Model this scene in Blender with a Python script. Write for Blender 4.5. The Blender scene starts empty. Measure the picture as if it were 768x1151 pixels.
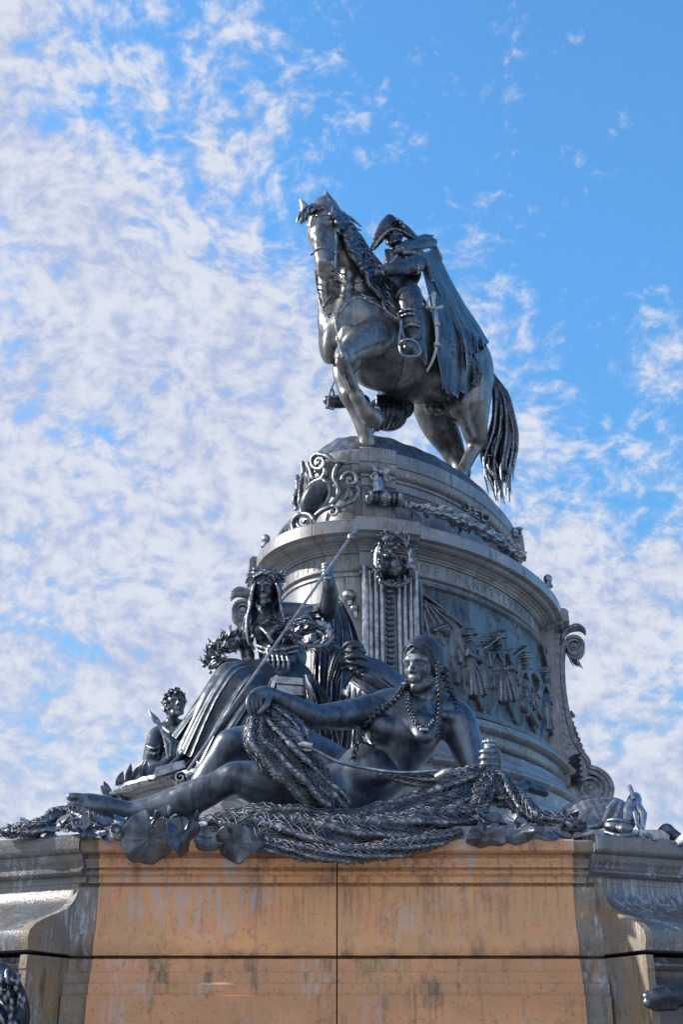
import bpy, math, random
import numpy as np
from mathutils import Vector, Matrix
random.seed(7); np.random.seed(7)
PI = math.pi
S = bpy.context.scene
COL = S.collection

# ------------------------------------------------------------------ camera
FOC = 1340.0; PH = math.radians(24.1)            # focal length in photo pixels (width 768), upward tilt
cd = bpy.data.cameras.new('camera'); cam = bpy.data.objects.new('camera', cd); COL.objects.link(cam)
cd.sensor_fit = 'HORIZONTAL'; cd.sensor_width = 36.0; cd.lens = FOC / 768 * 36
cd.clip_start = 0.1; cd.clip_end = 5000
cam.location = (0, 0, 0); cam.rotation_euler = (PI / 2 + PH, 0, 0)
S.camera = cam

# ------------------------------------------------------------------ light
SUN_DIR = Vector((-0.86, 0.06, 0.50)).normalized()   # towards the sun
SUN_STRENGTH = 3.6
SKY_STRENGTH = 0.13
EXPOSURE = 0.85
sun_el = math.asin(SUN_DIR.z); sun_rot = math.atan2(SUN_DIR.x, SUN_DIR.y)
sl = bpy.data.lights.new('sun', 'SUN'); sl.energy = SUN_STRENGTH; sl.angle = math.radians(1.2); sl.color = (1.0, 0.93, 0.82)
so = bpy.data.objects.new('sun', sl); COL.objects.link(so)
so.rotation_euler = SUN_DIR.to_track_quat('Z', 'Y').to_euler()

S.view_settings.view_transform = 'Standard'; S.view_settings.look = 'None'
S.view_settings.exposure = EXPOSURE; S.view_settings.gamma = 1.0
S.view_settings.use_curve_mapping = False

W = bpy.data.worlds.new('World'); S.world = W; W.use_nodes = True
nt = W.node_tree; nt.nodes.clear()
class NT:
    """tiny node-tree helper"""
    def __init__(s, nt): s.nt = nt
    def n(s, typ, inputs=None, **kw):
        nd = s.nt.nodes.new(typ)
        for k, v in kw.items(): setattr(nd, k, v)
        if inputs:
            for k, v in inputs.items():
                sock = nd.inputs[k]
                if isinstance(v, bpy.types.NodeSocket): s.nt.links.new(v, sock)
                else: sock.default_value = v
        return nd
    def m(s, op, a, b=None, c=None, clamp=False):
        i = {0: a}
        if b is not None: i[1] = b
        if c is not None: i[2] = c
        return s.n('ShaderNodeMath', i, operation=op, use_clamp=clamp).outputs[0]
    def noise(s, vec, scale, detail=6, rough=.5, dist=0.0):
        return s.n('ShaderNodeTexNoise', {'Vector': vec, 'Scale': scale, 'Detail': detail, 'Roughness': rough, 'Distortion': dist}).outputs[0]
    def ramp(s, fac, lo, hi, a=0.0, b=1.0):
        return s.n('ShaderNodeMapRange', {0: fac, 1: lo, 2: hi, 3: a, 4: b}, interpolation_type='SMOOTHSTEP').outputs[0]
    def mix(s, fac, a, b, mode='MIX'):
        nd = s.nt.nodes.new('ShaderNodeMix'); nd.data_type = 'RGBA'; nd.blend_type = mode
        for k, v in ((0, fac), (6, a), (7, b)):
            if isinstance(v, bpy.types.NodeSocket): s.nt.links.new(v, nd.inputs[k])
            else: nd.inputs[k].default_value = v if k == 0 or len(v) == 4 else (*v, 1)
        return nd.outputs[2]
g = NT(nt)
sky = g.n('ShaderNodeTexSky', sky_type='NISHITA', sun_disc=False, sun_elevation=sun_el, sun_rotation=sun_rot,
          air_density=1.3, dust_density=0.4, ozone_density=2.2, altitude=100)
geo = g.n('ShaderNodeTexCoord').outputs['Generated']
sep = g.n('ShaderNodeSeparateXYZ', {0: geo})
dx, dy, dz = sep.outputs
cp = g.n('ShaderNodeCombineXYZ', {0: dx, 1: dy, 2: g.m('MULTIPLY', dz, 1.35)}).outputs[0]
warp = g.n('ShaderNodeTexNoise', {'Vector': cp, 'Scale': 9.0, 'Detail': 3}).outputs[1]
wv = g.n('ShaderNodeVectorMath', {0: warp, 1: (.5, .5, .5)}, operation='SUBTRACT').outputs[0]
wv = g.n('ShaderNodeVectorMath', {0: wv, 3: 0.05}, operation='SCALE').outputs[0]
cpw = g.n('ShaderNodeVectorMath', {0: cp, 1: wv}, operation='ADD').outputs[0]
big = g.noise(cpw, 6.5, 3, .5)
mid = g.noise(cpw, 21.0, 4, .6)
puff = g.noise(cpw, 64.0, 6, .58, .1)
# coverage: thick towards the left and low down, clear towards the upper right
cov = g.m('ADD', g.m('MULTIPLY', dx, -2.7), g.m('MULTIPLY', dz, -3.7))
cov = g.m('MINIMUM', g.m('ADD', cov, 2.50), 0.84)
back = g.ramp(dy, .25, -.35)  # unseen brighter cloud behind the camera, added to light the shaded front
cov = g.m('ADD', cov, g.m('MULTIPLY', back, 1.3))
dens = g.m('ADD', cov, g.m('MULTIPLY', g.m('SUBTRACT', big, .5), 1.9))
dens = g.m('ADD', dens, g.m('MULTIPLY', g.m('SUBTRACT', mid, .5), 1.7))
dens = g.m('ADD', dens, g.m('MULTIPLY', g.m('SUBTRACT', puff, .5), 1.7))
cmask = g.ramp(dens, -0.12, 0.80, 0.0, 0.96)
shade = g.ramp(g.m('ADD', g.m('MULTIPLY', puff, .6), g.m('MULTIPLY', mid, .5)), .42, .68, 0.0, 1.0)
CL = 0.53
ccol = g.mix(shade, (3.9 * CL, 4.4 * CL, 6.0 * CL), (6.0 * CL, 6.3 * CL, 7.0 * CL))
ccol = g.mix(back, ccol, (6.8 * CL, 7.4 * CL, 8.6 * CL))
skyc = g.mix(1.0, sky.outputs[0], (0.56, 1.06, 1.25), 'MULTIPLY')
lowf = g.ramp(dz, .1, .65, .62, 1.0)
skyc = g.mix(1.0, skyc, g.n('ShaderNodeCombineXYZ', {0: g.m('MULTIPLY', lowf, .95), 1: g.m('MULTIPLY', lowf, .93), 2: lowf}).outputs[0], 'MULTIPLY')
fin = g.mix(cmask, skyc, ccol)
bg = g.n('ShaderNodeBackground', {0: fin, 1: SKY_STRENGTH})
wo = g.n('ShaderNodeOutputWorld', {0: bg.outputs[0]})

# ------------------------------------------------------------------ photo-to-world helper: a photo pixel at world depth Y
CPH, SPH = math.cos(PH), math.sin(PH)
def P(px, py, Y):
    x = (px - 384) / FOC; y = (575.5 - py) / FOC
    d = (x, CPH - y * SPH, SPH + y * CPH)
    k = Y / d[1]
    return Vector((d[0] * k, Y, d[2] * k))
def PX(p):                      # metres per photo pixel at point p
    return (p[1] * CPH + p[2] * SPH) / FOC
def proj(p):
    dep = p[1] * CPH + p[2] * SPH; up = -p[1] * SPH + p[2] * CPH
    return 384 + FOC * p[0] / dep, 575.5 - FOC * up / dep

# ------------------------------------------------------------------ object helpers
def tag(o, label=None, cat=None, group=None, kind=None):
    if label: o['label'] = label
    if cat: o['category'] = cat
    if group: o['group'] = group
    if kind: o['kind'] = kind
    return o
def empty(name, loc=(0, 0, 0), label=None, cat=None, group=None, rot=(0, 0, 0)):
    o = bpy.data.objects.new(name, None); COL.objects.link(o); o.location = loc; o.rotation_euler = rot
    o.empty_display_size = .2
    return tag(o, label, cat, group)
def mk(name, verts, faces, mat, parent=None, smooth=True, sharp=None):
    me = bpy.data.meshes.new(name)
    me.from_pydata([tuple(map(float, v)) for v in verts] if not isinstance(verts, np.ndarray) else verts.tolist(), [], faces if not isinstance(faces, np.ndarray) else faces.tolist())
    me.materials.append(mat)
    if smooth: me.shade_smooth()
    if sharp: me.set_sharp_from_angle(angle=math.radians(sharp))
    me.update()
    o = bpy.data.objects.new(name, me); COL.objects.link(o)
    if parent is not None:
        o.parent = parent
        o.matrix_parent_inverse = Matrix.LocRotScale(parent.location, parent.rotation_euler, None).inverted() if parent.parent is None and parent.type == 'EMPTY' else Matrix()
        # sub-parts: parent mesh objects sit at the origin of their thing
        if parent.type != 'EMPTY' and parent.parent is not None: o.matrix_parent_inverse = Matrix()
    return o
class MB:
    """collects simple pieces into ONE mesh"""
    def __init__(s): s.v = []; s.f = []
    def add(s, vs, fs):
        b = len(s.v); s.v += [tuple(v) for v in vs]; s.f += [tuple(b + i for i in f) for f in fs]
    def box(s, c, d, M=None):
        c = Vector(c); vs = []
        for x in (-.5, .5):
            for y in (-.5, .5):
                for z in (-.5, .5):
                    p = Vector((x * d[0], y * d[1], z * d[2]))
                    if M: p = M @ p
                    vs.append(c + p)
        s.add(vs, [(0, 1, 3, 2), (4, 6, 7, 5), (0, 4, 5, 1), (2, 3, 7, 6), (0, 2, 6, 4), (1, 5, 7, 3)])
    def tube(s, pts, rad, n=8, flat=1.0, cap=True):
        pts = [Vector(p) for p in pts]; N = len(pts)
        if not hasattr(rad, '__len__'): rad = [rad] * N
        up = Vector((0, 0, 1)); rings = []; prev = None
        vs = []; fs = []
        for i, p in enumerate(pts):
            t = (pts[min(i + 1, N - 1)] - pts[max(i - 1, 0)])
            t = t.normalized() if t.length > 1e-9 else Vector((0, 0, 1))
            if prev is None:
                a = t.orthogonal().normalized()
            else:
                a = prev - t * prev.dot(t)
                a = a.normalized() if a.length > 1e-6 else t.orthogonal().normalized()
            prev = a; b = t.cross(a)
            for k in range(n):
                w = 2 * PI * k / n
                vs.append(p + a * math.cos(w) * rad[i] + b * math.sin(w) * rad[i] * flat)
        for i in range(N - 1):
            for k in range(n):
                k2 = (k + 1) % n
                fs.append((i * n + k, i * n + k2, (i + 1) * n + k2, (i + 1) * n + k))
        if cap:
            fs.append(tuple(range(n))[::-1]); fs.append(tuple((N - 1) * n + k for k in range(n)))
        s.add(vs, fs)
    def ribbon(s, pts, side, width, thick):
        """strip of rectangular section following pts; side = unit vector across"""
        side = Vector(side); pts = [Vector(p) for p in pts]; N = len(pts); vs = []; fs = []
        if not hasattr(width, '__len__'): width = [width] * N
        if not hasattr(thick, '__len__'): thick = [thick] * N
        for i, p in enumerate(pts):
            t = (pts[min(i + 1, N - 1)] - pts[max(i - 1, 0)]).normalized(); nn = t.cross(side).normalized()
            w = width[i] / 2; h = thick[i] / 2
            for q in ((-w, -h), (-w * .8, -h * 1.25), (w * .8, -h * 1.25), (w, -h), (w, h), (w * .8, h * 1.25), (-w * .8, h * 1.25), (-w, h)):
                vs.append(p + side * q[0] + nn * q[1])
        for i in range(N - 1):
            for k in range(8):
                k2 = (k + 1) % 8; fs.append((i * 8 + k, i * 8 + k2, i * 8 + 8 + k2, i * 8 + 8 + k))
        fs.append(tuple(range(8))[::-1]); fs.append(tuple((N - 1) * 8 + k for k in range(8)))
        s.add(vs, fs)
    def ball(s, c, r, M=None, n=10, m=7):
        c = Vector(c)
        if not hasattr(r, '__len__'): r = (r, r, r)
        vs = []; fs = []
        for j in range(m + 1):
            th = PI * j / m
            for i in range(n):
                a = 2 * PI * i / n
                p = Vector((r[0] * math.sin(th) * math.cos(a), r[1] * math.sin(th) * math.sin(a), r[2] * math.cos(th)))
                if M: p = M @ p
                vs.append(c + p)
        for j in range(m):
            for i in range(n):
                i2 = (i + 1) % n; fs.append((j * n + i, (j + 1) * n + i, (j + 1) * n + i2, j * n + i2))
        s.add(vs, fs)
    def leaf(s, base, d, nrm, L, wd, curl=.3, fold=.25, nseg=6, lobes=0):
        """pointed leaf with a midrib fold, solid"""
        d = Vector(d).normalized(); nrm = Vector(nrm); nrm = (nrm - d * nrm.dot(d)); nrm = nrm.normalized() if nrm.length > 1e-5 else d.orthogonal().normalized()
        sd = d.cross(nrm); vs = []; fs = []; th = wd * .07
        for i in range(nseg + 1):
            t = i / nseg; w = wd * .5 * (math.sin(PI * min(1, t ** .8 * .97 + .03)) ** .8 + .04)
            if lobes: w *= 1 - .3 * (i % 2)
            c = Vector(base) + d * L * t + nrm * (curl * L * t * t)
            for q, hgt in ((-1, fold), (0, 0), (1, fold)):
                vs.append(c + sd * w * q + nrm * w * hgt)
            for q, hgt in ((1, fold), (0, 0), (-1, fold)):
                vs.append(c + sd * w * q + nrm * (w * hgt - th))
        for i in range(nseg):
            for k in range(6):
                k2 = (k + 1) % 6; fs.append((i * 6 + k, i * 6 + k2, i * 6 + 6 + k2, i * 6 + 6 + k))
        fs.append(tuple(range(6))[::-1]); fs.append(tuple(nseg * 6 + k for k in range(6)))
        s.add(vs, fs)
    def build(s, name, mat, parent=None, smooth=True, sharp=35):
        return mk(name, s.v, s.f, mat, parent, smooth, sharp)

# ------------------------------------------------------------------ sculpting: signed distances on a grid -> one continuous mesh
class Sculpt:
    def __init__(s, lo, hi, vox):
        s.vox = vox; s.lo = np.array(lo, float)
        s.n = np.ceil((np.array(hi, float) - s.lo) / vox).astype(int) + 1
        s.f = np.full(s.n, 9.0, np.float32)
        s.ax = [(s.lo[i] + vox * np.arange(s.n[i])).astype(np.float32) for i in range(3)]
    def _blk(s, lo, hi):
        a = np.maximum(np.floor((np.array(lo) - s.lo) / s.vox).astype(int), 0)
        b = np.minimum(np.ceil((np.array(hi) - s.lo) / s.vox).astype(int) + 1, s.n)
        if (b <= a).any(): return None
        sl = tuple(slice(a[i], b[i]) for i in range(3))
        return sl, s.ax[0][sl[0]][:, None, None], s.ax[1][sl[1]][None, :, None], s.ax[2][sl[2]][None, None, :]
    def _comb(s, sl, d, k, sub):
        f = s.f[sl]
        if sub:                     # smooth subtraction
            if k <= 0: s.f[sl] = np.maximum(f, -d); return
            h = np.clip(.5 - .5 * (f + d) / k, 0, 1)
            s.f[sl] = f * (1 - h) + (-d) * h + k * h * (1 - h)
        else:
            if k <= 0: s.f[sl] = np.minimum(f, d); return
            h = np.clip(.5 + .5 * (f - d) / k, 0, 1)
            s.f[sl] = f * (1 - h) + d * h - k * h * (1 - h)
    def cone(s, p, q, r1, r2, k=0.0, sub=False):
        p = np.array(p, float); q = np.array(q, float); m = max(r1, r2) + k + 2.5 * s.vox
        b = s._blk(np.minimum(p, q) - m, np.maximum(p, q) + m)
        if b is None: return
        sl, X, Y, Z = b
        d = q - p; L2 = float(d @ d)
        if L2 < 1e-12:
            D = np.sqrt((X - p[0]) ** 2 + (Y - p[1]) ** 2 + (Z - p[2]) ** 2) - max(r1, r2)
        else:
            t = ((X - p[0]) * d[0] + (Y - p[1]) * d[1] + (Z - p[2]) * d[2]) / L2
            t = np.clip(t, 0, 1)
            D = np.sqrt((X - p[0] - t * d[0]) ** 2 + (Y - p[1] - t * d[1]) ** 2 + (Z - p[2] - t * d[2]) ** 2) - (r1 + (r2 - r1) * t)
        s._comb(sl, D.astype(np.float32), k, sub)
    def ell(s, c, r, R=None, k=0.0, sub=False):
        """R: 3x3 whose rows are the local axes"""
        c = np.array(c, float); r = np.array(r, float); m = r.max() + k + 2.5 * s.vox
        b = s._blk(c - m, c + m)
        if b is None: return
        sl, X, Y, Z = b; X = X - c[0]; Y = Y - c[1]; Z = Z - c[2]
        R = np.eye(3) if R is None else np.array(R, float)
        l = [R[i, 0] * X + R[i, 1] * Y + R[i, 2] * Z for i in range(3)]
        k0 = np.sqrt(sum((l[i] / r[i]) ** 2 for i in range(3)))
        k1 = np.sqrt(sum((l[i] / r[i] ** 2) ** 2 for i in range(3)))
        D = k0 * (k0 - 1) / np.maximum(k1, 1e-6)
        s._comb(sl, D.astype(np.float32), k, sub)
    def chain(s, pts, rad, k=0.0, sub=False):
        if not hasattr(rad, '__len__'): rad = [rad] * len(pts)
        for i in range(len(pts) - 1): s.cone(pts[i], pts[i + 1], rad[i], rad[i + 1], k, sub)
    # photo-space versions: (px, py, Y, r_px); guard = (other sculpt, offset, mode) keeps a point outside another surface
    guard = None
    def hit(s, px, py, Ya=None, Yb=None):
        lo, hi = s.lo[1], s.lo[1] + s.vox * (s.n[1] - 1)
        Ys = np.arange(lo, hi, s.vox * .7); r = np.array(P(px, py, 1.0))
        I = np.round((r[None] * Ys[:, None] - s.lo) / s.vox).astype(int)
        ok = ((I >= 0) & (I < s.n)).all(1); I = I[ok]; Ys = Ys[ok]
        if not len(I): return None
        v = s.f[I[:, 0], I[:, 1], I[:, 2]]; w = np.nonzero(v < 0)[0]
        return float(Ys[w[0]]) if len(w) else None
    def gd(s, q):
        if s.guard is None: return q
        o, off, mode = s.guard; h = o.hit(q[0], q[1])
        if h is None: return q
        Y = q[2]
        if mode == 'snap' and abs(Y - h) < .7: Y = h - off
        else: Y = min(Y, h - off)
        return (q[0], q[1], Y) + tuple(q[3:])
    def pc(s, pts, k=0.0, sub=False, sm=True, dens=3):
        pts = [tuple(p) for p in pts]
        if sm and len(pts) > 2:
            pts = [tuple(v) for v in spline([np.array(p, float) for p in pts], None, dens)]
        if s.guard is not None and not sub:
            pts = [s.gd(q) for q in pts]; ys = [q[2] for q in pts]
            for _ in range(3): ys = [min(ys[i], (ys[max(i - 1, 0)] + ys[i] + ys[min(i + 1, len(ys) - 1)]) / 3) for i in range(len(ys))]
            pts = [(q[0], q[1], y) + tuple(q[3:]) for q, y in zip(pts, ys)]
        w = [P(*p[:3]) for p in pts]; r = [max(p[3], .3) * PX(q) for p, q in zip(pts, w)]
        s.chain(w, r, k * PX(w[0]), sub)
    def pe(s, px, py, Y, rx, ry, rz=None, k=0.0, sub=False, rot=0.0, R=None):
        """ellipsoid seen at a pixel, rx, ry in pixels across and up the picture, rz in depth; rot = roll in degrees"""
        c = P(px, py, Y); u = PX(c); rz = rx if rz is None else rz
        if R is None:
            a = math.radians(rot)
            ex = np.array([1, 0, 0.]); ez = np.array([0, -SPH, CPH]); ey = np.array([0, CPH, SPH])
            R = [ex * math.cos(a) + ez * math.sin(a), ey, -ex * math.sin(a) + ez * math.cos(a)]
        s.ell(c, (rx * u, rz * u, ry * u), R, k * u, sub)
    def drape(s, A, B, n, r, k, jit=.25, alt=.5, dens=5, seed=None, fold=1.0, nf=None):
        """cloth between polylines A and B (points px,py,Y): a thin sheet plus irregular fold ridges; r = (start,end) radius in px"""
        rg = random.Random(seed if seed is not None else int(abs(A[0][0] * 7 + A[0][1] * 13 + n)))
        m = len(A)
        def line(t, dx, dY, r0, r1, kk, w=0):
            pts = []; ph = rg.uniform(0, 6)
            for j in range(m):
                t2 = min(1, max(0, t + w * math.sin(ph + j * 1.3) / n)); e = j / (m - 1)
                q = [A[j][c] * (1 - t2) + B[j][c] * t2 for c in range(3)]
                rr = (r0 * (1 - e) + r1 * e)
                pts.append((q[0] + dx, q[1], q[2] + dY * (.4 + .6 * e), rr))
            s.pc(pts, kk, dens=dens)
        for i in range(n): line(i / (n - 1), 0, 0, r[0] * .85, r[1] * .85, k * 1.5)
        nf = nf or max(3, int(n * .8)); u_ = PX(P(*A[0]))
        for i in range(nf):
            t = (i + rg.uniform(.1, .9)) / nf; z = rg.uniform(.5, 1.25)
            line(t, 0, -alt * fold * z * r[0] * u_ * 1.1, r[0] * .5 * z, r[1] * rg.uniform(.55, .95), k * .55, 1.0)
    def mesh(s, name, mat, parent=None, smooth_it=1):
        f = s.f
        f[0] = f[-1] = 9; f[:, 0] = f[:, -1] = 9; f[:, :, 0] = f[:, :, -1] = 9
        ins = f < 0
        nx, ny, nz = s.n
        c = np.zeros((nx - 1, ny - 1, nz - 1), np.int8)
        for i in (0, 1):
            for j in (0, 1):
                for l in (0, 1):
                    c += ins[i:nx - 1 + i, j:ny - 1 + j, l:nz - 1 + l]
        act = np.argwhere((c > 0) & (c < 8))
        idx = np.full(c.shape, -1, np.int32); idx[act[:, 0], act[:, 1], act[:, 2]] = np.arange(len(act))
        acc = np.zeros((len(act), 3)); cnt = np.zeros(len(act))
        corners = [(i, j, l) for i in (0, 1) for j in (0, 1) for l in (0, 1)]
        for a in corners:
            for d in range(3):
                if a[d]: continue
                b = list(a); b[d] = 1
                fa = f[act[:, 0] + a[0], act[:, 1] + a[1], act[:, 2] + a[2]]
                fb = f[act[:, 0] + b[0], act[:, 1] + b[1], act[:, 2] + b[2]]
                m = (fa < 0) != (fb < 0)
                t = np.where(m, fa / np.where(m, fa - fb, 1), 0)
                p = np.tile(np.array(a, float), (len(act), 1)); p[:, d] += t
                acc[m] += p[m]; cnt[m] += 1
        V = s.lo + (act + acc / cnt[:, None]) * s.vox
        F = []
        for d in range(3):
            e = [slice(None)] * 3; g2 = [slice(None)] * 3; e[d] = slice(0, -1); g2[d] = slice(1, None)
            ch = ins[tuple(e)] != ins[tuple(g2)]
            w = np.argwhere(ch); d1, d2 = (d + 1) % 3, (d + 2) % 3
            w = w[(w[:, d1] > 0) & (w[:, d2] > 0)]
            st = ins[w[:, 0], w[:, 1], w[:, 2]]
            def cell(o1, o2):
                q = w.copy(); q[:, d1] -= o1; q[:, d2] -= o2
                return idx[q[:, 0], q[:, 1], q[:, 2]]
            q = np.stack([cell(0, 0), cell(1, 0), cell(1, 1), cell(0, 1)], 1)
            q[~st] = q[~st][:, ::-1]
            F.append(q)
        F = np.concatenate(F); F = F[(F >= 0).all(1)]
        for _ in range(smooth_it):
            a = np.zeros_like(V); k = np.zeros(len(V))
            for i in range(4):
                j = (i + 1) % 4
                np.add.at(a, F[:, i], V[F[:, j]]); np.add.at(k, F[:, i], 1)
                np.add.at(a, F[:, j], V[F[:, i]]); np.add.at(k, F[:, j], 1)
            V = V * .5 + .5 * a / np.maximum(k, 1)[:, None]
        me = bpy.data.meshes.new(name)
        me.vertices.add(len(V)); me.vertices.foreach_set('co', V.astype(np.float32).ravel())
        me.loops.add(F.size); me.loops.foreach_set('vertex_index', F.ravel().astype(np.int32))
        me.polygons.add(len(F)); me.polygons.foreach_set('loop_start', np.arange(0, F.size, 4, dtype=np.int32))
        me.update(calc_edges=True); me.validate()
        me.shade_smooth(); me.materials.append(mat)
        o = bpy.data.objects.new(name, me); COL.objects.link(o)
        if parent is not None:
            o.parent = parent
            if parent.type == 'EMPTY': o.matrix_parent_inverse = Matrix.Translation(parent.location).inverted()
        return o
def spline(pts, rad=None, dens=3):
    """Catmull-Rom through points"""
    n = len(pts); out = []; ro = []
    for i in range(n - 1):
        p0, p1, p2, p3 = pts[max(i - 1, 0)], pts[i], pts[i + 1], pts[min(i + 2, n - 1)]
        for j in range(dens):
            t = j / dens
            q = .5 * ((2 * p1) + (p2 - p0) * t + (2 * p0 - 5 * p1 + 4 * p2 - p3) * t * t + (3 * p1 - p0 - 3 * p2 + p3) * t ** 3)
            out.append(q)
            if rad is not None: ro.append(rad[i] * (1 - t) + rad[i + 1] * t)
    out.append(pts[-1])
    if rad is not None: ro.append(rad[-1]); return out, ro
    return out
def sculpt_px(x0, y0, x1, y1, Y0, Y1, vox, pad=.05):
    """grid that holds a photo rectangle between two depths"""
    c = [P(x, y, Y) for x in (x0, x1) for y in (y0, y1) for Y in (Y0, Y1)]
    lo = [min(p[i] for p in c) - pad for i in range(3)]; hi = [max(p[i] for p in c) + pad for i in range(3)]
    return Sculpt(lo, hi, vox)

def cloth(name, curves, mat, par, folds=6, amp=.06, seed=1, guard=None, off=.03, thick=.03, grow=.6, drift=1.0, nu=110, nv=70, rag=0.0):
    """hanging cloth: smooth surface through photo-space curves (px,py,Y), raised into irregular folds, with real thickness"""
    rg = random.Random(seed); C = [np.array([p[:3] for p in c], float) for c in curves]
    def cr(pts, t):
        n = len(pts) - 1; q = min(t * n, n - 1e-6); i = int(q); t = q - i
        p0, p1, p2, p3 = pts[max(i - 1, 0)], pts[i], pts[i + 1], pts[min(i + 2, n)]
        return .5 * ((2 * p1) + (p2 - p0) * t + (2 * p0 - 5 * p1 + 4 * p2 - p3) * t * t + (3 * p1 - p0 - 3 * p2 + p3) * t ** 3)
    G = np.zeros((nv, nu, 3))
    for j in range(nv):
        row = [cr(c, j / (nv - 1)) for c in C]
        for i in range(nu): G[j, i] = cr(row, i / (nu - 1))
    if guard is not None:
        H = np.full((nv, nu), 1e3)
        for j in range(0, nv, 3):
            for i in range(0, nu, 3):
                h = guard.hit(G[j, i, 0], G[j, i, 1])
                if h is not None: H[j:j + 3, i:i + 3] = h - off
        Y = np.minimum(G[:, :, 2], H)
        for _ in range(10):
            Yp = np.pad(Y, 1, mode='edge'); Y = np.minimum(Y, (Yp[:-2, 1:-1] + Yp[2:, 1:-1] + Yp[1:-1, :-2] + Yp[1:-1, 2:]) / 4)
        G[:, :, 2] = Y
    ed = sorted([rg.uniform(.25, .75) + k for k in range(folds)]); ed = [e / folds for e in ed]
    ph = [rg.uniform(0, 6.28) for _ in range(folds)]; hh = [rg.uniform(.55, 1.2) for _ in range(folds)]; ww = [rg.uniform(.28, .5) / folds for _ in range(folds)]
    st = [rg.choice((0, 0, 0, .15, .3)) for _ in range(folds)]
    U = np.linspace(0, 1, nu)[None, :]; V = np.linspace(0, 1, nv)[:, None]; D = np.zeros((nv, nu))
    for k in range(folds):
        c = ed[k] + drift * .35 / folds * np.sin(V * 2.6 + ph[k]); w = ww[k] * (.75 + .5 * V)
        a = hh[k] * ((1 - grow) + grow * V) * np.clip((V - st[k]) / .2, 0, 1)
        r = np.clip(1 - np.abs(U - c) / w, 0, 1); rs = r * r * (3 - 2 * r); D = np.maximum(D, a * (.45 * r + .55 * rs))
    for _ in range(2):
        Dp = np.pad(D, 1, mode='edge'); D = (Dp[:-2, 1:-1] + Dp[2:, 1:-1] + Dp[1:-1, :-2] + Dp[1:-1, 2:] + 2 * D) / 6
    D = D * amp + amp * .12 * np.sin(U * 9 + V * 5 + ph[0]) + amp * .10 * np.sin(V * 11 + U * 4 + ph[-1])
    vs = []; fs = []
    for side in (0, 1):
        for j in range(nv):
            for i in range(nu):
                x, y, Yv = G[j, i]
                if rag: y = y + rag * (math.sin(i * .21 + seed) + .5 * math.sin(i * .47 + seed * 2)) * (j / (nv - 1)) ** 6
                p = P(x, y, Yv); d = p.normalized(); vs.append(p - d * (D[j, i] - thick * side))
    m = nu * nv
    for j in range(nv - 1):
        for i in range(nu - 1):
            a = j * nu + i; fs.append((a, a + nu, a + nu + 1, a + 1)); fs.append((m + a, m + a + 1, m + a + nu + 1, m + a + nu))
    for j in range(nv - 1):
        for i in (0, nu - 1):
            a = j * nu + i; q = (a, a + nu, m + a + nu, m + a); fs.append(q if i else q[::-1])
    for i in range(nu - 1):
        for j in (0, nv - 1):
            a = j * nu + i; q = (a, a + 1, m + a + 1, m + a); fs.append(q[::-1] if j else q)
    return mk(name, vs, fs, mat, par, True, 60)

def head(sc, c, H, fwd, up, k=1.0, nose=1.0, female=False, eyes=True):
    """head with face; c centre, H height, fwd face direction, up crown direction"""
    f = Vector(fwd).normalized(); u = Vector(up); u = (u - f * u.dot(f)).normalized(); r = f.cross(u)
    c = Vector(c)
    R = [tuple(r), tuple(f), tuple(u)]
    L = lambda x, y, z: c + (r * x + f * y + u * z) * H
    def E(x, y, z, a, b, d, kk=.06, sub=False): sc.ell(L(x, y, z), (a * H, b * H, d * H), R, kk * H, sub)
    def C(pts, kk=.04, sub=False): sc.chain([L(*p[:3]) for p in pts], [p[3] * H for p in pts], kk * H, sub)
    E(0, -.05, .13, .31, .39, .37, .05)
    E(0, .08, -.12, .235, .26, .33, .10)
    for s in (-1, 1):
        C([(s * .2, .0, -.22, .07), (s * .13, .18, -.35, .07), (0, .25, -.41, .075)], .06)
        E(s * .14, .2, -.11, .09, .09, .08, .07)
        E(s * .31, -.04, -.03, .03, .06, .095, .02)
    C([(-.2, .255, .075, .035), (-.09, .30, .09, .036), (0, .302, .07, .035), (.09, .30, .09, .036), (.2, .255, .075, .035)], .08)
    for s in (-1, 1): E(s * .125, .35, .005, .085, .06, .05, .04, True)
    for s in (-1, 1):
        E(s * .122, .262, .003, .068, .06, .05, .012)
        if eyes:
            C([(s * .05, .31, .0, .012), (s * .12, .325, .034, .013), (s * .19, .28, .004, .012)], .01)
            C([(s * .055, .305, -.012, .009), (s * .12, .31, -.034, .01), (s * .185, .28, -.008, .009)], .01)
    C([(0, .32, .07, .028), (0, .355, -.02, .033), (0, .40 + .02 * nose, -.115, .042)], .03)
    for s in (-1, 1): E(s * .05, .365, -.125, .035, .035, .028, .015)
    E(0, .30, -.24, .12, .06, .085, .06)
    C([(-.095, .315, -.247, .014), (-.03, .352, -.225, .021), (0, .352, -.23, .02), (.03, .352, -.225, .021), (.095, .315, -.247, .014)], .015)
    C([(-.08, .315, -.262, .014), (0, .345, -.283, .027), (.08, .315, -.262, .014)], .015)
    C([(-.1, .345, -.25, .006), (0, .385, -.252, .008), (.1, .345, -.25, .006)], .01, True)
    E(0, .28, -.40, .085, .075, .075, .05)
    return L, R
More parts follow.
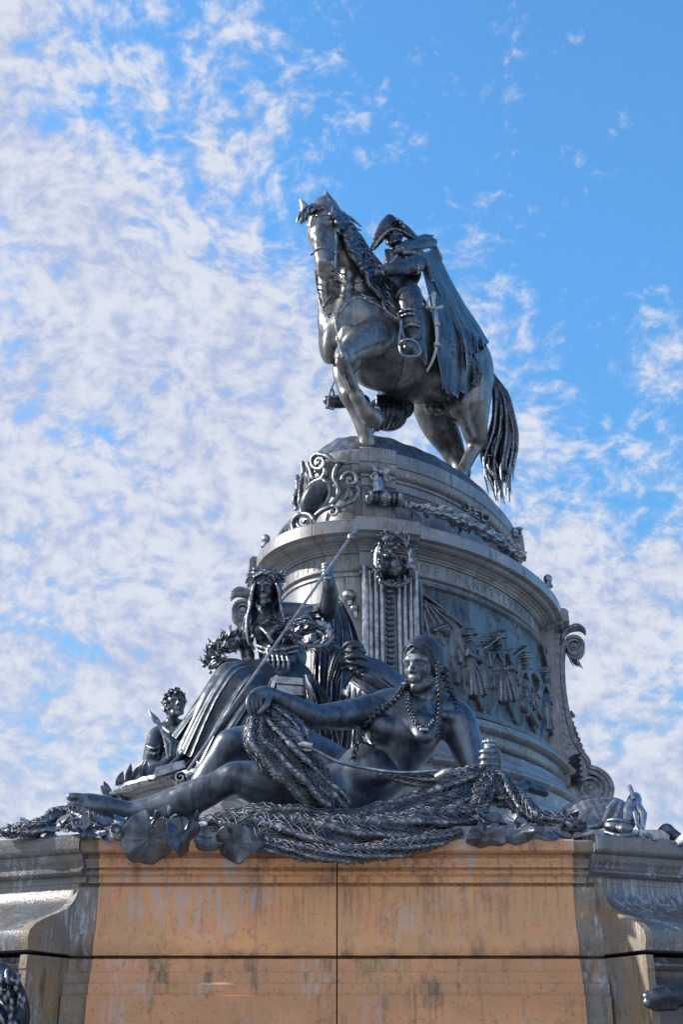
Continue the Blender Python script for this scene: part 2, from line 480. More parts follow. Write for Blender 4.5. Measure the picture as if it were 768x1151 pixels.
# ------------------------------------------------------------------ materials
def new_mat(name):
    m = bpy.data.materials.new(name); m.use_nodes = True; m.node_tree.nodes.clear(); return m, NT(m.node_tree)
def bronze(name, dark, mid, light, rough=.36, metal=.85, scale=1.0, wear=1.0):
    m, g = new_mat(name)
    co = g.n('ShaderNodeTexCoord').outputs['Object']
    n1 = g.noise(co, 1.3 * scale, 6, .6); n2 = g.noise(co, 9 * scale, 6, .65); n3 = g.noise(co, 70 * scale, 3, .6)
    st = g.n('ShaderNodeMapping', {'Vector': co, 'Scale': (9, 9, 1.1)}).outputs[0]
    streak = g.noise(st, 1.5 * scale, 5, .6)
    f = g.m('ADD', g.m('MULTIPLY', n1, .5), g.m('ADD', g.m('MULTIPLY', n2, .3), g.m('MULTIPLY', streak, .35)))
    c = g.mix(g.ramp(f, .42, .72), dark, mid)
    pt = g.n('ShaderNodeNewGeometry').outputs['Pointiness']
    w = g.m('MULTIPLY', g.ramp(pt, .505, .56), wear, clamp=True)
    w = g.m('MULTIPLY', w, g.ramp(n2, .35, .65, .35, 1.0))
    c = g.mix(w, c, light)
    green = g.m('MULTIPLY', g.ramp(streak, .56, .72), .35)
    c = g.mix(green, c, (.085, .12, .125))
    ro = g.m('ADD', rough, g.m('MULTIPLY', g.m('SUBTRACT', n2, .5), .35))
    bm = g.n('ShaderNodeBump', {'Height': g.m('ADD', g.m('MULTIPLY', n2, .5), g.m('MULTIPLY', n3, .35)), 'Strength': .22, 'Distance': .02})
    b = g.n('ShaderNodeBsdfPrincipled', {'Base Color': c, 'Metallic': metal, 'Roughness': ro, 'Normal': bm.outputs[0]})
    g.n('ShaderNodeOutputMaterial', {0: b.outputs[0]})
    return m
M_HORSE = bronze("bronze_weathered", (.075, .082, .095), (.27, .275, .28), (.52, .50, .47), .37, .75)
M_DARK = bronze("bronze_dark", (.014, .020, .030), (.075, .092, .12), (.40, .44, .50), .34, .85, 1.6, .9)
M_MID = bronze("bronze_mid", (.024, .032, .046), (.115, .135, .165), (.44, .47, .52), .36, .8, 1.3, .9)
M_NET = bronze('bronze_net_cord', (.03, .037, .05), (.09, .105, .13), (.22, .24, .27), .42, .65, 2, .5)
M_LIGHT = bronze('bronze_pale', (.12, .13, .145), (.26, .28, .30), (.5, .5, .5), .45, .6, 2)
M_SKIN = bronze('bronze_smooth', (.036, .048, .068), (.17, .20, .245), (.42, .45, .5), .37, .75, 1.6, .5)
M_CONS = bronze('bronze_darkest', (.012, .016, .022), (.045, .056, .072), (.3, .33, .38), .45, .7, 1.6, .8)  # darkest of the bronzes: scroll consoles and ledge base
M_RELIEF = bronze('bronze_relief', (.03, .038, .05), (.16, .175, .20), (.40, .42, .46), .46, .65, 1.2, .8)
M_PAD = bronze('bronze_leaf', (.045, .058, .08), (.17, .20, .24), (.36, .39, .44), .38, .75, 2, .6)
M_HAIR = bronze('bronze_hair', (.018, .024, .034), (.07, .085, .11), (.15, .17, .2), .45, .7, 2, .3)
def stone(name, cols, stain=.5, rough=.62, gloss=.3, speck=1.0, joints=False, sc=1.0, white=.0, top=None):
    m, g = new_mat(name)
    co = g.n('ShaderNodeTexCoord').outputs['Object']
    n1 = g.noise(co, .9 * sc, 5, .6, .4); n2 = g.noise(co, 3.1 * sc, 6, .65, .3); n3 = g.noise(co, 60, 4, .7); n4 = g.noise(co, 160, 2, .6)
    st = g.n('ShaderNodeMapping', {'Vector': co, 'Scale': (7, 7, .55)}).outputs[0]
    s1 = g.noise(st, 1.3 * sc, 7, .68); s2 = g.noise(st, 3.7 * sc, 5, .6)
    c = g.mix(g.ramp(n1, .38, .62), cols[0], cols[1])
    c = g.mix(g.m('MULTIPLY', g.ramp(n2, .48, .66), .8), c, cols[2])
    c = g.mix(g.m('MULTIPLY', g.ramp(g.m('ADD', g.m('MULTIPLY', s1, .6), g.m('MULTIPLY', n2, .4)), .50, .66), stain), c, cols[3])
    if white:
        msk = g.m('MULTIPLY', g.ramp(g.m('ADD', g.m('MULTIPLY', s2, .75), g.m('MULTIPLY', n3, .25)), .46, .62), g.ramp(g.noise(co, 1.7 * sc, 3, .5), .50, .62))
        if top:
            zz = g.n('ShaderNodeSeparateXYZ', {0: co}).outputs[2]
            msk = g.m('MULTIPLY', msk, g.ramp(zz, top[0], top[1], .15, 1.0))
            run = g.m('MULTIPLY', g.ramp(g.m('ADD', g.m('MULTIPLY', s2, .8), g.m('MULTIPLY', n2, .2)), .50, .60), g.ramp(zz, top[0] + .12, top[1] + .05, 0, .55))
            c = g.mix(run, c, (.12, .10, .085))
            low = g.m('MULTIPLY', g.ramp(zz, top[0] + .10, top[0], 0, .6), g.ramp(n2, .4, .6))
            c = g.mix(low, c, (.10, .08, .06))
        c = g.mix(g.m('MULTIPLY', msk, white), c, (.50, .53, .60))
    dk = g.m('MULTIPLY', g.ramp(n3, .60, .70), .75 * speck)
    c = g.mix(dk, c, (.045, .04, .038))
    c = g.mix(g.m('MULTIPLY', g.ramp(n4, .52, .66), .16), c, (.60, .56, .52))
    n5 = g.noise(co, 26, 5, .7, .6)
    c = g.mix(g.m('MULTIPLY', g.ramp(n5, .58, .64), .5 * speck), c, (.09, .07, .055))
    pt = g.n('ShaderNodeNewGeometry').outputs['Pointiness']
    h = g.m('ADD', g.m('MULTIPLY', n3, .6), g.m('ADD', g.m('MULTIPLY', n2, .8), g.m('MULTIPLY', n4, .3)))
    bm = g.n('ShaderNodeBump', {'Height': h, 'Strength': .5, 'Distance': .01})
    ro = g.m('ADD', rough, g.m('MULTIPLY', g.m('SUBTRACT', n2, .5), .4))
    b = g.n('ShaderNodeBsdfPrincipled', {'Base Color': c, 'Roughness': ro, 'Normal': bm.outputs[0], 'Specular IOR Level': gloss})
    g.n('ShaderNodeOutputMaterial', {0: b.outputs[0]})
    return m
M_OCHRE = stone('granite_ochre', ((.78, .39, .165), (.58, .33, .16), (.74, .32, .165), (.20, .15, .11)), .8, .5, .45, .55, sc=1.3, white=.7, top=(.46, .87))
M_PINK = stone('granite_pink', ((.66, .33, .17), (.52, .27, .14), (.46, .30, .14), (.13, .11, .08)), .9, .6, .35, .7, sc=1.6, white=.4)
M_PIER = stone("granite_pier", ((.17, .175, .18), (.25, .185, .11), (.36, .23, .11), (.05, .048, .045)), .85, .5, .5, .9, sc=2.0, white=.75)
M_WING = stone("granite_wing", ((.075, .085, .105), (.12, .135, .16), (.15, .115, .085), (.025, .025, .028)), .8, .28, .9, .6, sc=1.7, white=.55)
M_DRUM = stone("granite_drum", ((.205, .225, .26), (.15, .168, .20), (.17, .135, .105), (.055, .05, .048)), .9, .34, .75, .5, sc=1.2, white=.55)
M_CAP = stone("granite_cap", ((.165, .185, .215), (.115, .13, .16), (.15, .125, .10), (.045, .042, .042)), .9, .36, .75, .7, sc=1.6, white=.5)
M_GROUND = stone('paving', ((.26, .25, .24), (.22, .21, .2), (.28, .27, .25), (.17, .16, .15)), .3, .8, .2, .5, sc=.2)
# ------------------------------------------------------------------ ground
mk('ground', [(-900, -60, -1.65), (900, -60, -1.65), (900, 1800, -1.65), (-900, 1800, -1.65)], [(0, 1, 2, 3)], M_GROUND)['kind'] = 'structure'

# ------------------------------------------------------------------ oval drum
DC = Vector((1.209, 18.0)); DA, DB = 3.604, 2.132; DT = math.radians(-116.7)
def ring(t, d, z):
    x = (DA + d) * math.cos(t); y = (DB + d) * math.sin(t)
    return Vector((DC.x + x * math.cos(DT) - y * math.sin(DT), DC.y + x * math.sin(DT) + y * math.cos(DT), z))
def rnorm(t):
    x = math.cos(t) / DA; y = math.sin(t) / DB
    return Vector((x * math.cos(DT) - y * math.sin(DT), x * math.sin(DT) + y * math.cos(DT), 0)).normalized()
def PD(px, py, d):
    """photo pixel on the drum face at offset d -> (point, t, z)"""
    r = P(px, py, 1.0); c, s = math.cos(DT), math.sin(DT)
    ox, oy = -DC.x, -DC.y
    lx, ly = r.x * c + r.y * s, -r.x * s + r.y * c
    ax, ay = ox * c + oy * s, -ox * s + oy * c
    A, B = DA + d, DB + d
    a = (lx / A) ** 2 + (ly / B) ** 2; b = 2 * (lx * ax / A / A + ly * ay / B / B); cc = (ax / A) ** 2 + (ay / B) ** 2 - 1
    D = b * b - 4 * a * cc
    k = (-b - math.sqrt(max(D, 0))) / (2 * a)
    X, Y = ax + lx * k, ay + ly * k
    return Vector((r.x * k, r.y * k, r.z * k)), math.atan2(Y / B, X / A), r.z * k
def PN(px, py, d, off=0):
    p, t, z = PD(px, py, d); return p + rnorm(t) * off
def loft_ring(prof, t0, t1, n, closed=False, extra=0.0, caps=True):
    vs, fs = [], []; m = len(prof)
    N = n if closed else n + 1
    for i in range(N):
        t = t0 + (t1 - t0) * i / n
        for d, z in prof: vs.append(ring(t, d + extra, z))
    for i in range(n):
        a = i * m; b = ((i + 1) % N) * m
        for k in range(m - 1): fs.append((a + k, b + k, b + k + 1, a + k + 1))
    if not closed and caps:
        # radial end caps reaching into the drum
        for i, fl in ((0, 1), (n, 0)):
            t = t0 + (t1 - t0) * i / n; b0 = len(vs)
            for d, z in prof: vs.append(ring(t, -1.0 if d > -1 else d, z))
            for k in range(m - 1):
                q = (i * m + k, i * m + k + 1, b0 + k + 1, b0 + k)
                fs.append(q if fl else q[::-1])
    return vs, fs
drum = empty('monument_drum', (DC.x, DC.y, 1.2), 'tall oval grey granite drum with stacked mouldings that carries the horse statue', 'monument')
def prof_curve(pts, n=5):
    """pts: (d,z) or (d,z,'c') where c rounds towards the next point"""
    out = []
    for i, p in enumerate(pts):
        out.append(p[:2])
        if len(p) > 2 and i + 1 < len(pts):
            q = pts[i + 1]
            for j in range(1, n):
                s = j / n; a = s * PI / 2
                if p[2] == 'o':   # convex out
                    out.append((p[0] + (q[0] - p[0]) * math.sin(a), p[1] + (q[1] - p[1]) * (1 - math.cos(a))))
                elif p[2] == 'i':  # the other quarter
                    out.append((p[0] + (q[0] - p[0]) * (1 - math.cos(a)), p[1] + (q[1] - p[1]) * math.sin(a)))
                elif p[2] == 's':
                    out.append((p[0] + (q[0] - p[0]) * (.5 - .5 * math.cos(PI * s)), p[1] + (q[1] - p[1]) * s))
                elif p[2] == 't':  # torus bulge
                    h = abs(q[1] - p[1]) / 2
                    out.append((p[0] + (q[0] - p[0]) * s + h * math.sin(PI * s), p[1] + (q[1] - p[1]) * s))
    return out
TOP = prof_curve([(-1.9, 7.86), (-.69, 7.84), (-.645, 7.80, 's'), (-.642, 7.77), (-.645, 7.60), (-.665, 7.585), (-.67, 7.55, 'i'), (-.75, 7.45), (-.755, 7.41), (-.785, 7.40),
                  (-.79, 7.29), (-.82, 7.27), (-.83, 7.25), (-.86, 7.22), (-.86, 6.80), (-.83, 6.79), (-.82, 6.76), (-.72, 6.73, 'i'), (-.60, 6.64), (-.58, 6.62, 't'), (-.42, 6.50), (-.44, 6.49)])
MIDP = prof_curve([(-.5, 6.49), (-.13, 6.475), (-.05, 6.465, 't'), (-.03, 6.43), (0, 6.425), (0, 6.26), (-.02, 6.252), (-.09, 6.247, 'i'), (-.21, 6.195), (-.215, 6.182), (-.245, 6.178, 's'),
                   (-.305, 6.132), (-.31, 6.12), (-.33, 6.116), (-.335, 6.095), (-.37, 6.09), (-.37, 5.885), (-.35, 5.88, 't'), (-.35, 5.835), (-.375, 5.83), (-.375, 5.775), (-.40, 5.77)])
BODY = [(-.40, 5.775), (-.41, 3.97)]
BASE = prof_curve([(-.42, 3.97), (-.15, 3.955), (-.118, 3.90, 't'), (-.118, 3.80), (-.17, 3.78), (-.17, 3.70, 'i'), (-.26, 3.62), (-.26, 3.58), (-.12, 3.56), (-.10, 3.52, 's'),
                   (0.0, 3.36), (.012, 3.345, 't'), (.03, 3.19), (.02, 3.16), (.10, 3.14), (.11, 2.98), (.16, 2.96), (.17, 2.92, 't'), (.20, 2.76), (.22, 2.74), (.24, 1.05)])
def rot_ring(name, prof, mat, par=drum, t0=0, t1=2 * PI, n=300, closed=True, extra=0.0, sharp=24):
    v, f = loft_ring(prof, t0, t1, n, closed, extra)
    return mk(name, v, f, mat, par, True, sharp)
rot_ring('attic_tier', TOP, M_CAP)
rot_ring('cornice', MIDP, M_DRUM)
rot_ring('drum_wall', BODY, M_DRUM)
rot_ring('drum_base', BASE, M_CAP)
# projecting bays (the mouldings break forward over each pilaster)
def bay(px0, px1, py, d):
    return PD(px0, py, d)[1], PD(px1, py, d)[1]
def band(name, prof, t0, t1, extra, mat, n=24):
    v, f = loft_ring(prof, t0, t1, n, False, extra); return mk(name, v, f, mat, drum, True, 24)
ta, tb = bay(404, 446, 520, -.55); band('projecting_bay', [(d, z - .002) for d, z in TOP if z > 6.45], ta, tb, .09, M_CAP)
tc, td = bay(399, 473, 600, .09); band('projecting_bay', [(d, z - .002) for d, z in MIDP], tc, td, .10, M_DRUM)
te, tf = bay(411, 468, 700, -.3); band('pilaster', [(-.40, 6.12), (-.41, 3.99)], te, tf, .13, M_MID)
band('pilaster_base', [(d, z - .002) for d, z in BASE], te - .02 if te < tf else te + .02, tf + .02 if te < tf else tf - .02, .09, M_CAP)
TR = PD(632, 800, -.2)[1]            # right-hand pilaster direction
for pr, dd, w, nm, mt in ((TOP, .09, .085, 'projecting_bay', M_CAP), (MIDP, .10, .10, 'projecting_bay', M_DRUM), ([(-.40, 6.12), (-.41, 3.99)], .24, .09, 'pilaster', M_DRUM), (BASE, .09, .09, 'pilaster_base', M_CAP)):
    band(nm, [(d, z - .002) for d, z in pr if not (pr is TOP and z < 6.45)], TR - w, TR + w, dd, mt)
# left-hand bay in the shade of the seated figure
TL = PD(290, 680, -.2)[1]
for pr, dd, w, nm, mt in ((MIDP, .10, .10, 'projecting_bay', M_DRUM), ([(-.40, 6.12), (-.41, 3.99)], .12, .07, 'pilaster', M_DRUM)):
    band(nm, [(d, z - .002) for d, z in pr], TL - w, TL + w, dd, mt)
# flutes, bead column of the centre pilaster
mb = MB(); NF = 9
for i in range(NF + 1):
    t = te + (tf - te) * (i + .0) / NF
    if i in (4, 5): continue
    mb.tube([ring(t, -.27 + .012, 5.80), ring(t, -.28 + .012, 4.0)], .030, 8)
for e in (.012, .988):
    t = te + (tf - te) * e
    mb.tube([ring(t, -.27 + .02, 5.86), ring(t, -.28 + .02, 4.0)], .045, 8)
mb.build('fluting', M_MID, drum)
mb = MB(); tm = (te + tf) / 2
for i in range(20):
    z = 5.68 - i * .075
    p = ring(tm, -.255, z); mb.ball(p, (.062, .05, .033), None, 10, 6)
for sgn in (-1, 1):
    for i in range(5):
        a = .5 + i * .28
        b = ring(tm, -.25, 4.08); side = Vector((0, 0, 1)).cross(rnorm(tm))
        mb.leaf(b, Vector((0, 0, 1)) * math.cos(a * .8) + side * sgn * math.sin(a * .8), rnorm(tm), .34 - i * .03, .11, .25)
mb.build('bead_column', M_DARK, drum)
# acanthus cluster at attic front + scroll bracket under it
def volute_pts(c, ex, ez, r0, turns, start=0.0, sgn=1, n=18, r1=.12):
    out = []
    N = int(n * turns)
    for i in range(N + 1):
        s = i / N; a = start + sgn * s * turns * 2 * PI; r = r0 * (1 - s) ** .9 + r0 * r1 * s
        out.append(Vector(c) + Vector(ex) * math.cos(a) * r + Vector(ez) * math.sin(a) * r)
    return out
def bracket(name, px, py, d, wpx, rpx, par=drum, mat=M_DARK):
    """rolled cushion bracket seen end-on: ribbed roll with spiral ends"""
    p, t, z = PD(px, py, d); u = PX(p); n = rnorm(t); sd = Vector((0, 0, 1)).cross(n)
    mb = MB(); W_ = wpx * u; R_ = rpx * u
    prof = [(-.5, .95), (-.46, 1.05), (-.40, 1.0), (-.36, .78), (-.27, .92), (-.2, .78), (-.13, .98), (0, 1.02), (.13, .98), (.2, .78), (.27, .92), (.36, .78), (.40, 1.0), (.46, 1.05), (.5, .95)]
    mb.tube([p + sd * W_ * a for a, b in prof], [R_ * b for a, b in prof], 20)
    for s in (-1, 1):
        v = volute_pts(p + sd * W_ * .51 * s, n, Vector((0, 0, 1)), R_ * .82, 2.2)
        mb.tube(v, [R_ * .13] * len(v), 6)
        mb.ball(p + sd * W_ * .53 * s, R_ * .2)
    # ring beads across the belly
    for i in range(9):
        a = -1.3 + i * .33
        mb.ball(p + n * R_ * math.cos(a) * 1.03 + Vector((0, 0, 1)) * R_ * math.sin(a) * 1.03, R_ * .14)
    return mb.build(name, mat, par, sharp=50)
bracket('scroll_bracket', 443, 636, -.05, 42, 11)
bracket('scroll_bracket', 432, 560, -.68, 38, 9)
# wreath above the bracket
def leafy(mb, pts, rad, cnt, L, wd, curl=.3, seed=1, out=None):
    """leaves packed round a path"""
    rg = random.Random(seed); pts = [Vector(p) for p in pts]; n = len(pts)
    for i in range(cnt):
        s = (i + rg.random()) / cnt * (n - 1); j = min(int(s), n - 2); q = s - j
        c = pts[j].lerp(pts[j + 1], q); t = (pts[j + 1] - pts[j]).normalized()
        a = rg.uniform(0, 2 * PI); e = t.orthogonal().normalized(); o = e * math.cos(a) + t.cross(e) * math.sin(a)
        r = rad if not callable(rad) else rad(s / (n - 1))
        d = (t * rg.uniform(.5, 1.1) + o * rg.uniform(.4, .9)).normalized()
        mb.leaf(c + o * r * .7, d, o, L * rg.uniform(.75, 1.25), wd * rg.uniform(.8, 1.2), curl * rg.uniform(-.5, 1.5))
def arc_px(cx, cy, rx, ry, a0, a1, d, n=14, off=0):
    return [PN(cx + rx * math.cos(math.radians(a0 + (a1 - a0) * i / (n - 1))), cy - ry * math.sin(math.radians(a0 + (a1 - a0) * i / (n - 1))), d, off) for i in range(n)]
mb = MB(); wp = arc_px(442, 632, 19, 30, -15, 195, .16, 18, .03); u = PX(wp[0])
mb.tube(wp, 3.4 * u, 8); leafy(mb, wp, 3.5 * u, 90, 9 * u, 5 * u, .2, 3)
for i in range(10): mb.ball(PN(442 + random.uniform(-9, 9), 622 + random.uniform(-12, 6), .10, .03), random.uniform(2.5, 4) * u)
mb.build('leaf_wreath', M_DARK, drum)
mb = MB(); wp = arc_px(443, 645, 19, 14, 200, 340, -.14, 12, .03)
mb.tube(wp, 2.0 * u, 8); leafy(mb, wp, 2 * u, 26, 5 * u, 3 * u, .2, 5)
for q in wp[::2]: mb.ball(q, 2.6 * u)
mb.build('bead_swag', M_DARK, drum)
# palmette at the top front
mb = MB(); b, t, z = PD(427, 533, -.66); n = rnorm(t); sd = Vector((0, 0, 1)).cross(n); u = PX(b)
for i in range(-4, 5):
    a = i * .34
    mb.leaf(b + n * .05, Vector((0, 0, 1)) * math.cos(a) + sd * math.sin(a), n, (17 - abs(i) * 1.6) * u, 5.5 * u, .35)
for s in (-1, 1):
    v = volute_pts(b + sd * s * 8 * u + n * .06 - Vector((0, 0, 6 * u)), sd * s, Vector((0, 0, 1)), 5 * u, 1.6, 1.2); mb.tube(v, 1.3 * u, 6)
mb.ball(b + n * .06, 4 * u)
mb.tube([PN(424, 540, -.68, .02), PN(425, 556, -.66, .03)], [7 * u, 8 * u], 8)
mb.build('palmette', M_DARK, drum)
# laurel garland lying on the attic step
def ring_path(pts_px, d, off):
    w = [PN(x, y, d, off) for x, y in pts_px]; return spline(w, None, 6)
mb = MB(); gp = ring_path([(452, 570), (470, 573), (490, 577), (510, 584), (535, 595), (556, 607), (572, 618), (582, 627)], -.62, .05); u = PX(gp[0])
mb.tube(gp, 3.8 * u, 8); leafy(mb, gp, 4.5 * u, 150, 10 * u, 6 * u, .3, 9)
for i in range(40):
    q = random.choice(gp); mb.ball(q + Vector((random.uniform(-1, 1), random.uniform(-1, 1), random.uniform(-.5, 1))) * 4 * u, random.uniform(1.6, 2.8) * u)
for cx, cy in ((521, 573), (532, 577), (541, 585), (578, 598)):
    v = volute_pts(PN(cx, cy, -.66, .08), Vector((1, 0, 0)), Vector((0, 0, 1)), 5.5 * u, 1.3, .5); mb.tube(v, 1.8 * u, 6)
    for k in range(5): mb.leaf(PN(cx, cy + 2, -.66, .05), Vector((random.uniform(-1, 1), -.4, random.uniform(-.6, 1))), (0, -1, 0), 9 * u, 5 * u, .5)
mb.build('laurel_garland', M_DARK, drum)
# small bosses on the cornice top
for cx, cy, r in ((579, 597, 4), (616, 651, 5), (299, 606, 5), (294, 637, 6)):
    mb = MB(); p = PN(cx, cy, -.25, 0); u = PX(p)
    mb.ball(p, (r * u, r * u, r * 1.15 * u), None, 16, 10); mb.tube([p - Vector((0, 0, r * 1.9 * u)), p - Vector((0, 0, r * .8 * u))], [r * 1.1 * u, r * .7 * u], 12)
    mb.build('ball_finial', M_DARK, drum)
# inscription on the frieze: raised letters
def letters(txt, t_edge, dirn, z, h, pitch):
    """letters spaced evenly along the frieze away from t_edge; dirn +1/-1 = which way t runs to the viewer's right"""
    tt = [t_edge]; n = len(txt); seq = txt if dirn_right(dirn) else txt[::-1]
    t = t_edge; acc = 0; i = 0; prev = ring(t, -.36, 0); step = .002 * dirn
    nxt = pitch * .6
    while i < n and abs(t - t_edge) < 2.2:
        t += step; q = ring(t, -.36, 0); acc += (q - prev).length; prev = q
        if acc < nxt: continue
        nxt += pitch; chx = seq[i]; i += 1
        if chx == ' ': continue
        cu = bpy.data.curves.new('letter', 'FONT'); cu.body = chx; cu.size = h * 1.38; cu.extrude = .004; cu.align_x = 'CENTER'; cu.resolution_u = 3
        o = bpy.data.objects.new('letter', cu); COL.objects.link(o)
        nn = rnorm(t); sd = Vector((0, 0, 1)).cross(nn); p = ring(t, -.368, z)
        o.matrix_world = Matrix(((sd.x, 0, nn.x, p.x), (sd.y, 0, nn.y, p.y), (0, 1, 0, p.z), (0, 0, 0, 1)))
        letter_objs.append(o)
letter_objs = []
zf = 5.915; hl = .15
t_r0 = PD(470, 645, -.37)[1]; t_r1 = PD(612, 735, -.37)[1]; t_l1 = PD(404, 640, -.37)[1]
RSG = 1 if t_r1 > t_r0 else -1
def dirn_right(d): return d == RSG
letters('OF PENNSYLVANIA', t_r0, RSG, zf, hl, .20)
letters('CINCINNATI', t_l1, -RSG, zf, hl, .20)
dg = bpy.context.evaluated_depsgraph_get(); dg.update()
for o in letter_objs:
    me = o.evaluated_get(dg).to_mesh(); Mx = o.matrix_world
    mk('letter', [Mx @ v_.co for v_ in me.vertices], [tuple(p_.vertices) for p_ in me.polygons], M_CAP, drum, False)
for o in letter_objs:
    cu = o.data; bpy.data.objects.remove(o); bpy.data.curves.remove(cu)
# stone joints on the frieze and the wall: thin dark gaps would be a third of a pixel, so only the broad panel edges are cut
def joint_strip(mb, prof, t, extra=.0015, w=.006):
    vs = []; fs = []
    for d, z in prof:
        for e in (-1, 1):
            n = rnorm(t); sd = Vector((0, 0, 1)).cross(n); vs.append(ring(t, d + extra, z) + sd * w * e)
    for i in range(len(prof) - 1): fs.append((2 * i, 2 * i + 1, 2 * i + 3, 2 * i + 2))
    mb.add(vs, fs)
mj = bpy.data.materials.new('mortar'); mj.use_nodes = True; mj.node_tree.nodes['Principled BSDF'].inputs['Base Color'].default_value = (.05, .045, .04, 1)
for nm, pr, tl in (('mortar_joint', TOP, [(395, 530), (505, 545), (560, 580)]), ('mortar_joint', MIDP, [(330, 620), (362, 600), (536, 640), (585, 660)]), ('mortar_joint', BODY, [(345, 700), (385, 690)]), ('mortar_joint', BASE, [(500, 840), (560, 850), (610, 880)])):
    for px, py in tl:
        mb = MB(); joint_strip(mb, [p for p in pr if p[0] > -1.2 and not (pr is TOP and p[1] < 6.5)], PD(px, py, -.3 if pr is not TOP else -.7)[1]); mb.build(nm, mj, drum, False, None)

# ------------------------------------------------------------------ battle relief on the right flank (bronze panel, heights on a grid)
t0r = PD(470, 700, -.36)[1]; t1r = PD(622, 780, -.36)[1]
def arc_of(t):  # arclength table
    return np.interp(t, TT, SS)
ts = np.linspace(min(t0r, t1r), max(t0r, t1r), 400)
pp = np.array([ring(t, -.36, 0)[:2] for t in ts]); ss = np.concatenate([[0], np.cumsum(np.hypot(*np.diff(pp, axis=0).T))])
rev = t1r < t0r
LW = ss[-1]; HZ0, HZ1 = 3.98, 5.765
def rel(px, py):
    """photo pixel -> panel coords (s from left, h from bottom)"""
    p, t, z = PD(px, py, -.28); s_ = np.interp(t, ts, ss); s_ = LW - s_ if rev else s_
    return s_, z - HZ0
NX_, NZ_ = 520, 360
gs, gh = np.meshgrid(np.linspace(0, LW, NX_), np.linspace(0, HZ1 - HZ0, NZ_), indexing='ij')
Hf = np.zeros_like(gs)
def rseg(a, b, ra, rb, h, base=0.0):
    """raised rounded limb between photo pixels a, b; radii px, height m"""
    global Hf
    A = np.array(rel(*a)); B = np.array(rel(*b)); u_ = .0142
    # local pixel scale along the panel gets denser to the right
    ra *= u_; rb *= u_
    d = B - A; L2 = d @ d + 1e-9
    t = np.clip(((gs - A[0]) * d[0] + (gh - A[1]) * d[1]) / L2, 0, 1)
    dist = np.hypot(gs - A[0] - t * d[0], gh - A[1] - t * d[1]); r = ra + (rb - ra) * t
    q = np.clip(1 - (dist / r) ** 2, 0, 1)
    Hf = np.maximum(Hf, np.where(q > 0, base + h * np.sqrt(q), 0))
rnd = np.random.default_rng(4)
def vnoise(x, y, f):
    xi = x * f; yi = y * f; x0 = np.floor(xi).astype(int); y0 = np.floor(yi).astype(int); fx = xi - x0; fy = yi - y0
    tab = rnd.random((64, 64)); fx = fx * fx * (3 - 2 * fx); fy = fy * fy * (3 - 2 * fy)
    g_ = lambda a, b: tab[a % 64, b % 64]
    return (g_(x0, y0) * (1 - fx) + g_(x0 + 1, y0) * fx) * (1 - fy) + (g_(x0, y0 + 1) * (1 - fx) + g_(x0 + 1, y0 + 1) * fx) * fy
Hf += .030 * vnoise(gs, gh, 2.2) + .016 * vnoise(gs, gh, 8) + .006 * vnoise(gs, gh, 22)
def rfig(hx, hy, sc_, pose, h, w=1.0, arm=0):
    """marching figure in relief: head at pixel, scale = body height px; pose picks the stride, arm what the hands do"""
    X = lambda dx, dy: (hx + dx * sc_ * w, hy + dy * sc_)
    R = lambda a, b, ra, rb, hh, base=0.0: rseg(X(*a), X(*b), ra * sc_, rb * sc_, hh, base)
    R((0, 0), (.005, .035), .05, .042, h); R((-.015, .02), (-.035, .03), .015, .012, h * .95)
    R((-.06, -.035), (.06, -.045), .017, .017, h * 1.1); R((-.02, -.065), (.035, -.07), .038, .03, h * 1.05)
    R((0, .05), (.01, .11), .03, .04, h * .8)
    R((-.055, .13), (.075, .125), .042, .042, h * .9); R((.01, .13), (.015, .36), .085, .070, h)
    R((.0, .36), (.035, .58), .07, .085, h * .92); R((.05, .38), (.10, .60), .045, .06, h * .88)
    for q in (-.05, -.01, .04, .09): R((.02 + q * .7, .38), (.045 + q * 1.1, .63), .008, .012, .006, h * .94)
    R((-.005, .56), (-.03 - pose * .05, .76), .048, .036, h * .62); R((-.03 - pose * .05, .76), (-.035 - pose * .08, .97), .038, .022, h * .5)
    R((-.035 - pose * .08, .98), (-.09 - pose * .08, 1.0), .022, .018, h * .5)
    R((.06, .58), (.09 + pose * .05, .77), .052, .040, h * .75); R((.09 + pose * .05, .77), (.14 + pose * .09, .98), .040, .024, h * .6)
    R((.14 + pose * .09, .99), (.09 + pose * .09, 1.01), .024, .020, h * .6)
    if arm == 0:
        R((.085, .14), (.115, .27), .036, .03, .03, h * .85); R((.115, .27), (.01, .30), .028, .022, .035, h * .9)
    elif arm == 1:
        R((.085, .14), (.09, .26), .036, .03, .03, h * .85); R((.09, .26), (-.06, .17), .028, .022, .04, h * .9); R((-.06, .15), (-.07, .2), .022, .02, .05, h * .9)
    else:
        R((.085, .14), (.15, .24), .036, .03, .03, h * .8); R((.15, .24), (.12, .38), .028, .022, .03, h * .85)
    R((-.06, .14), (-.095, .26), .032, .027, h * .8); R((-.095, .26), (-.12, .14), .025, .02, h * .8)
    R((-.05, .12), (.06, .36), .010, .010, .012, h * .98)
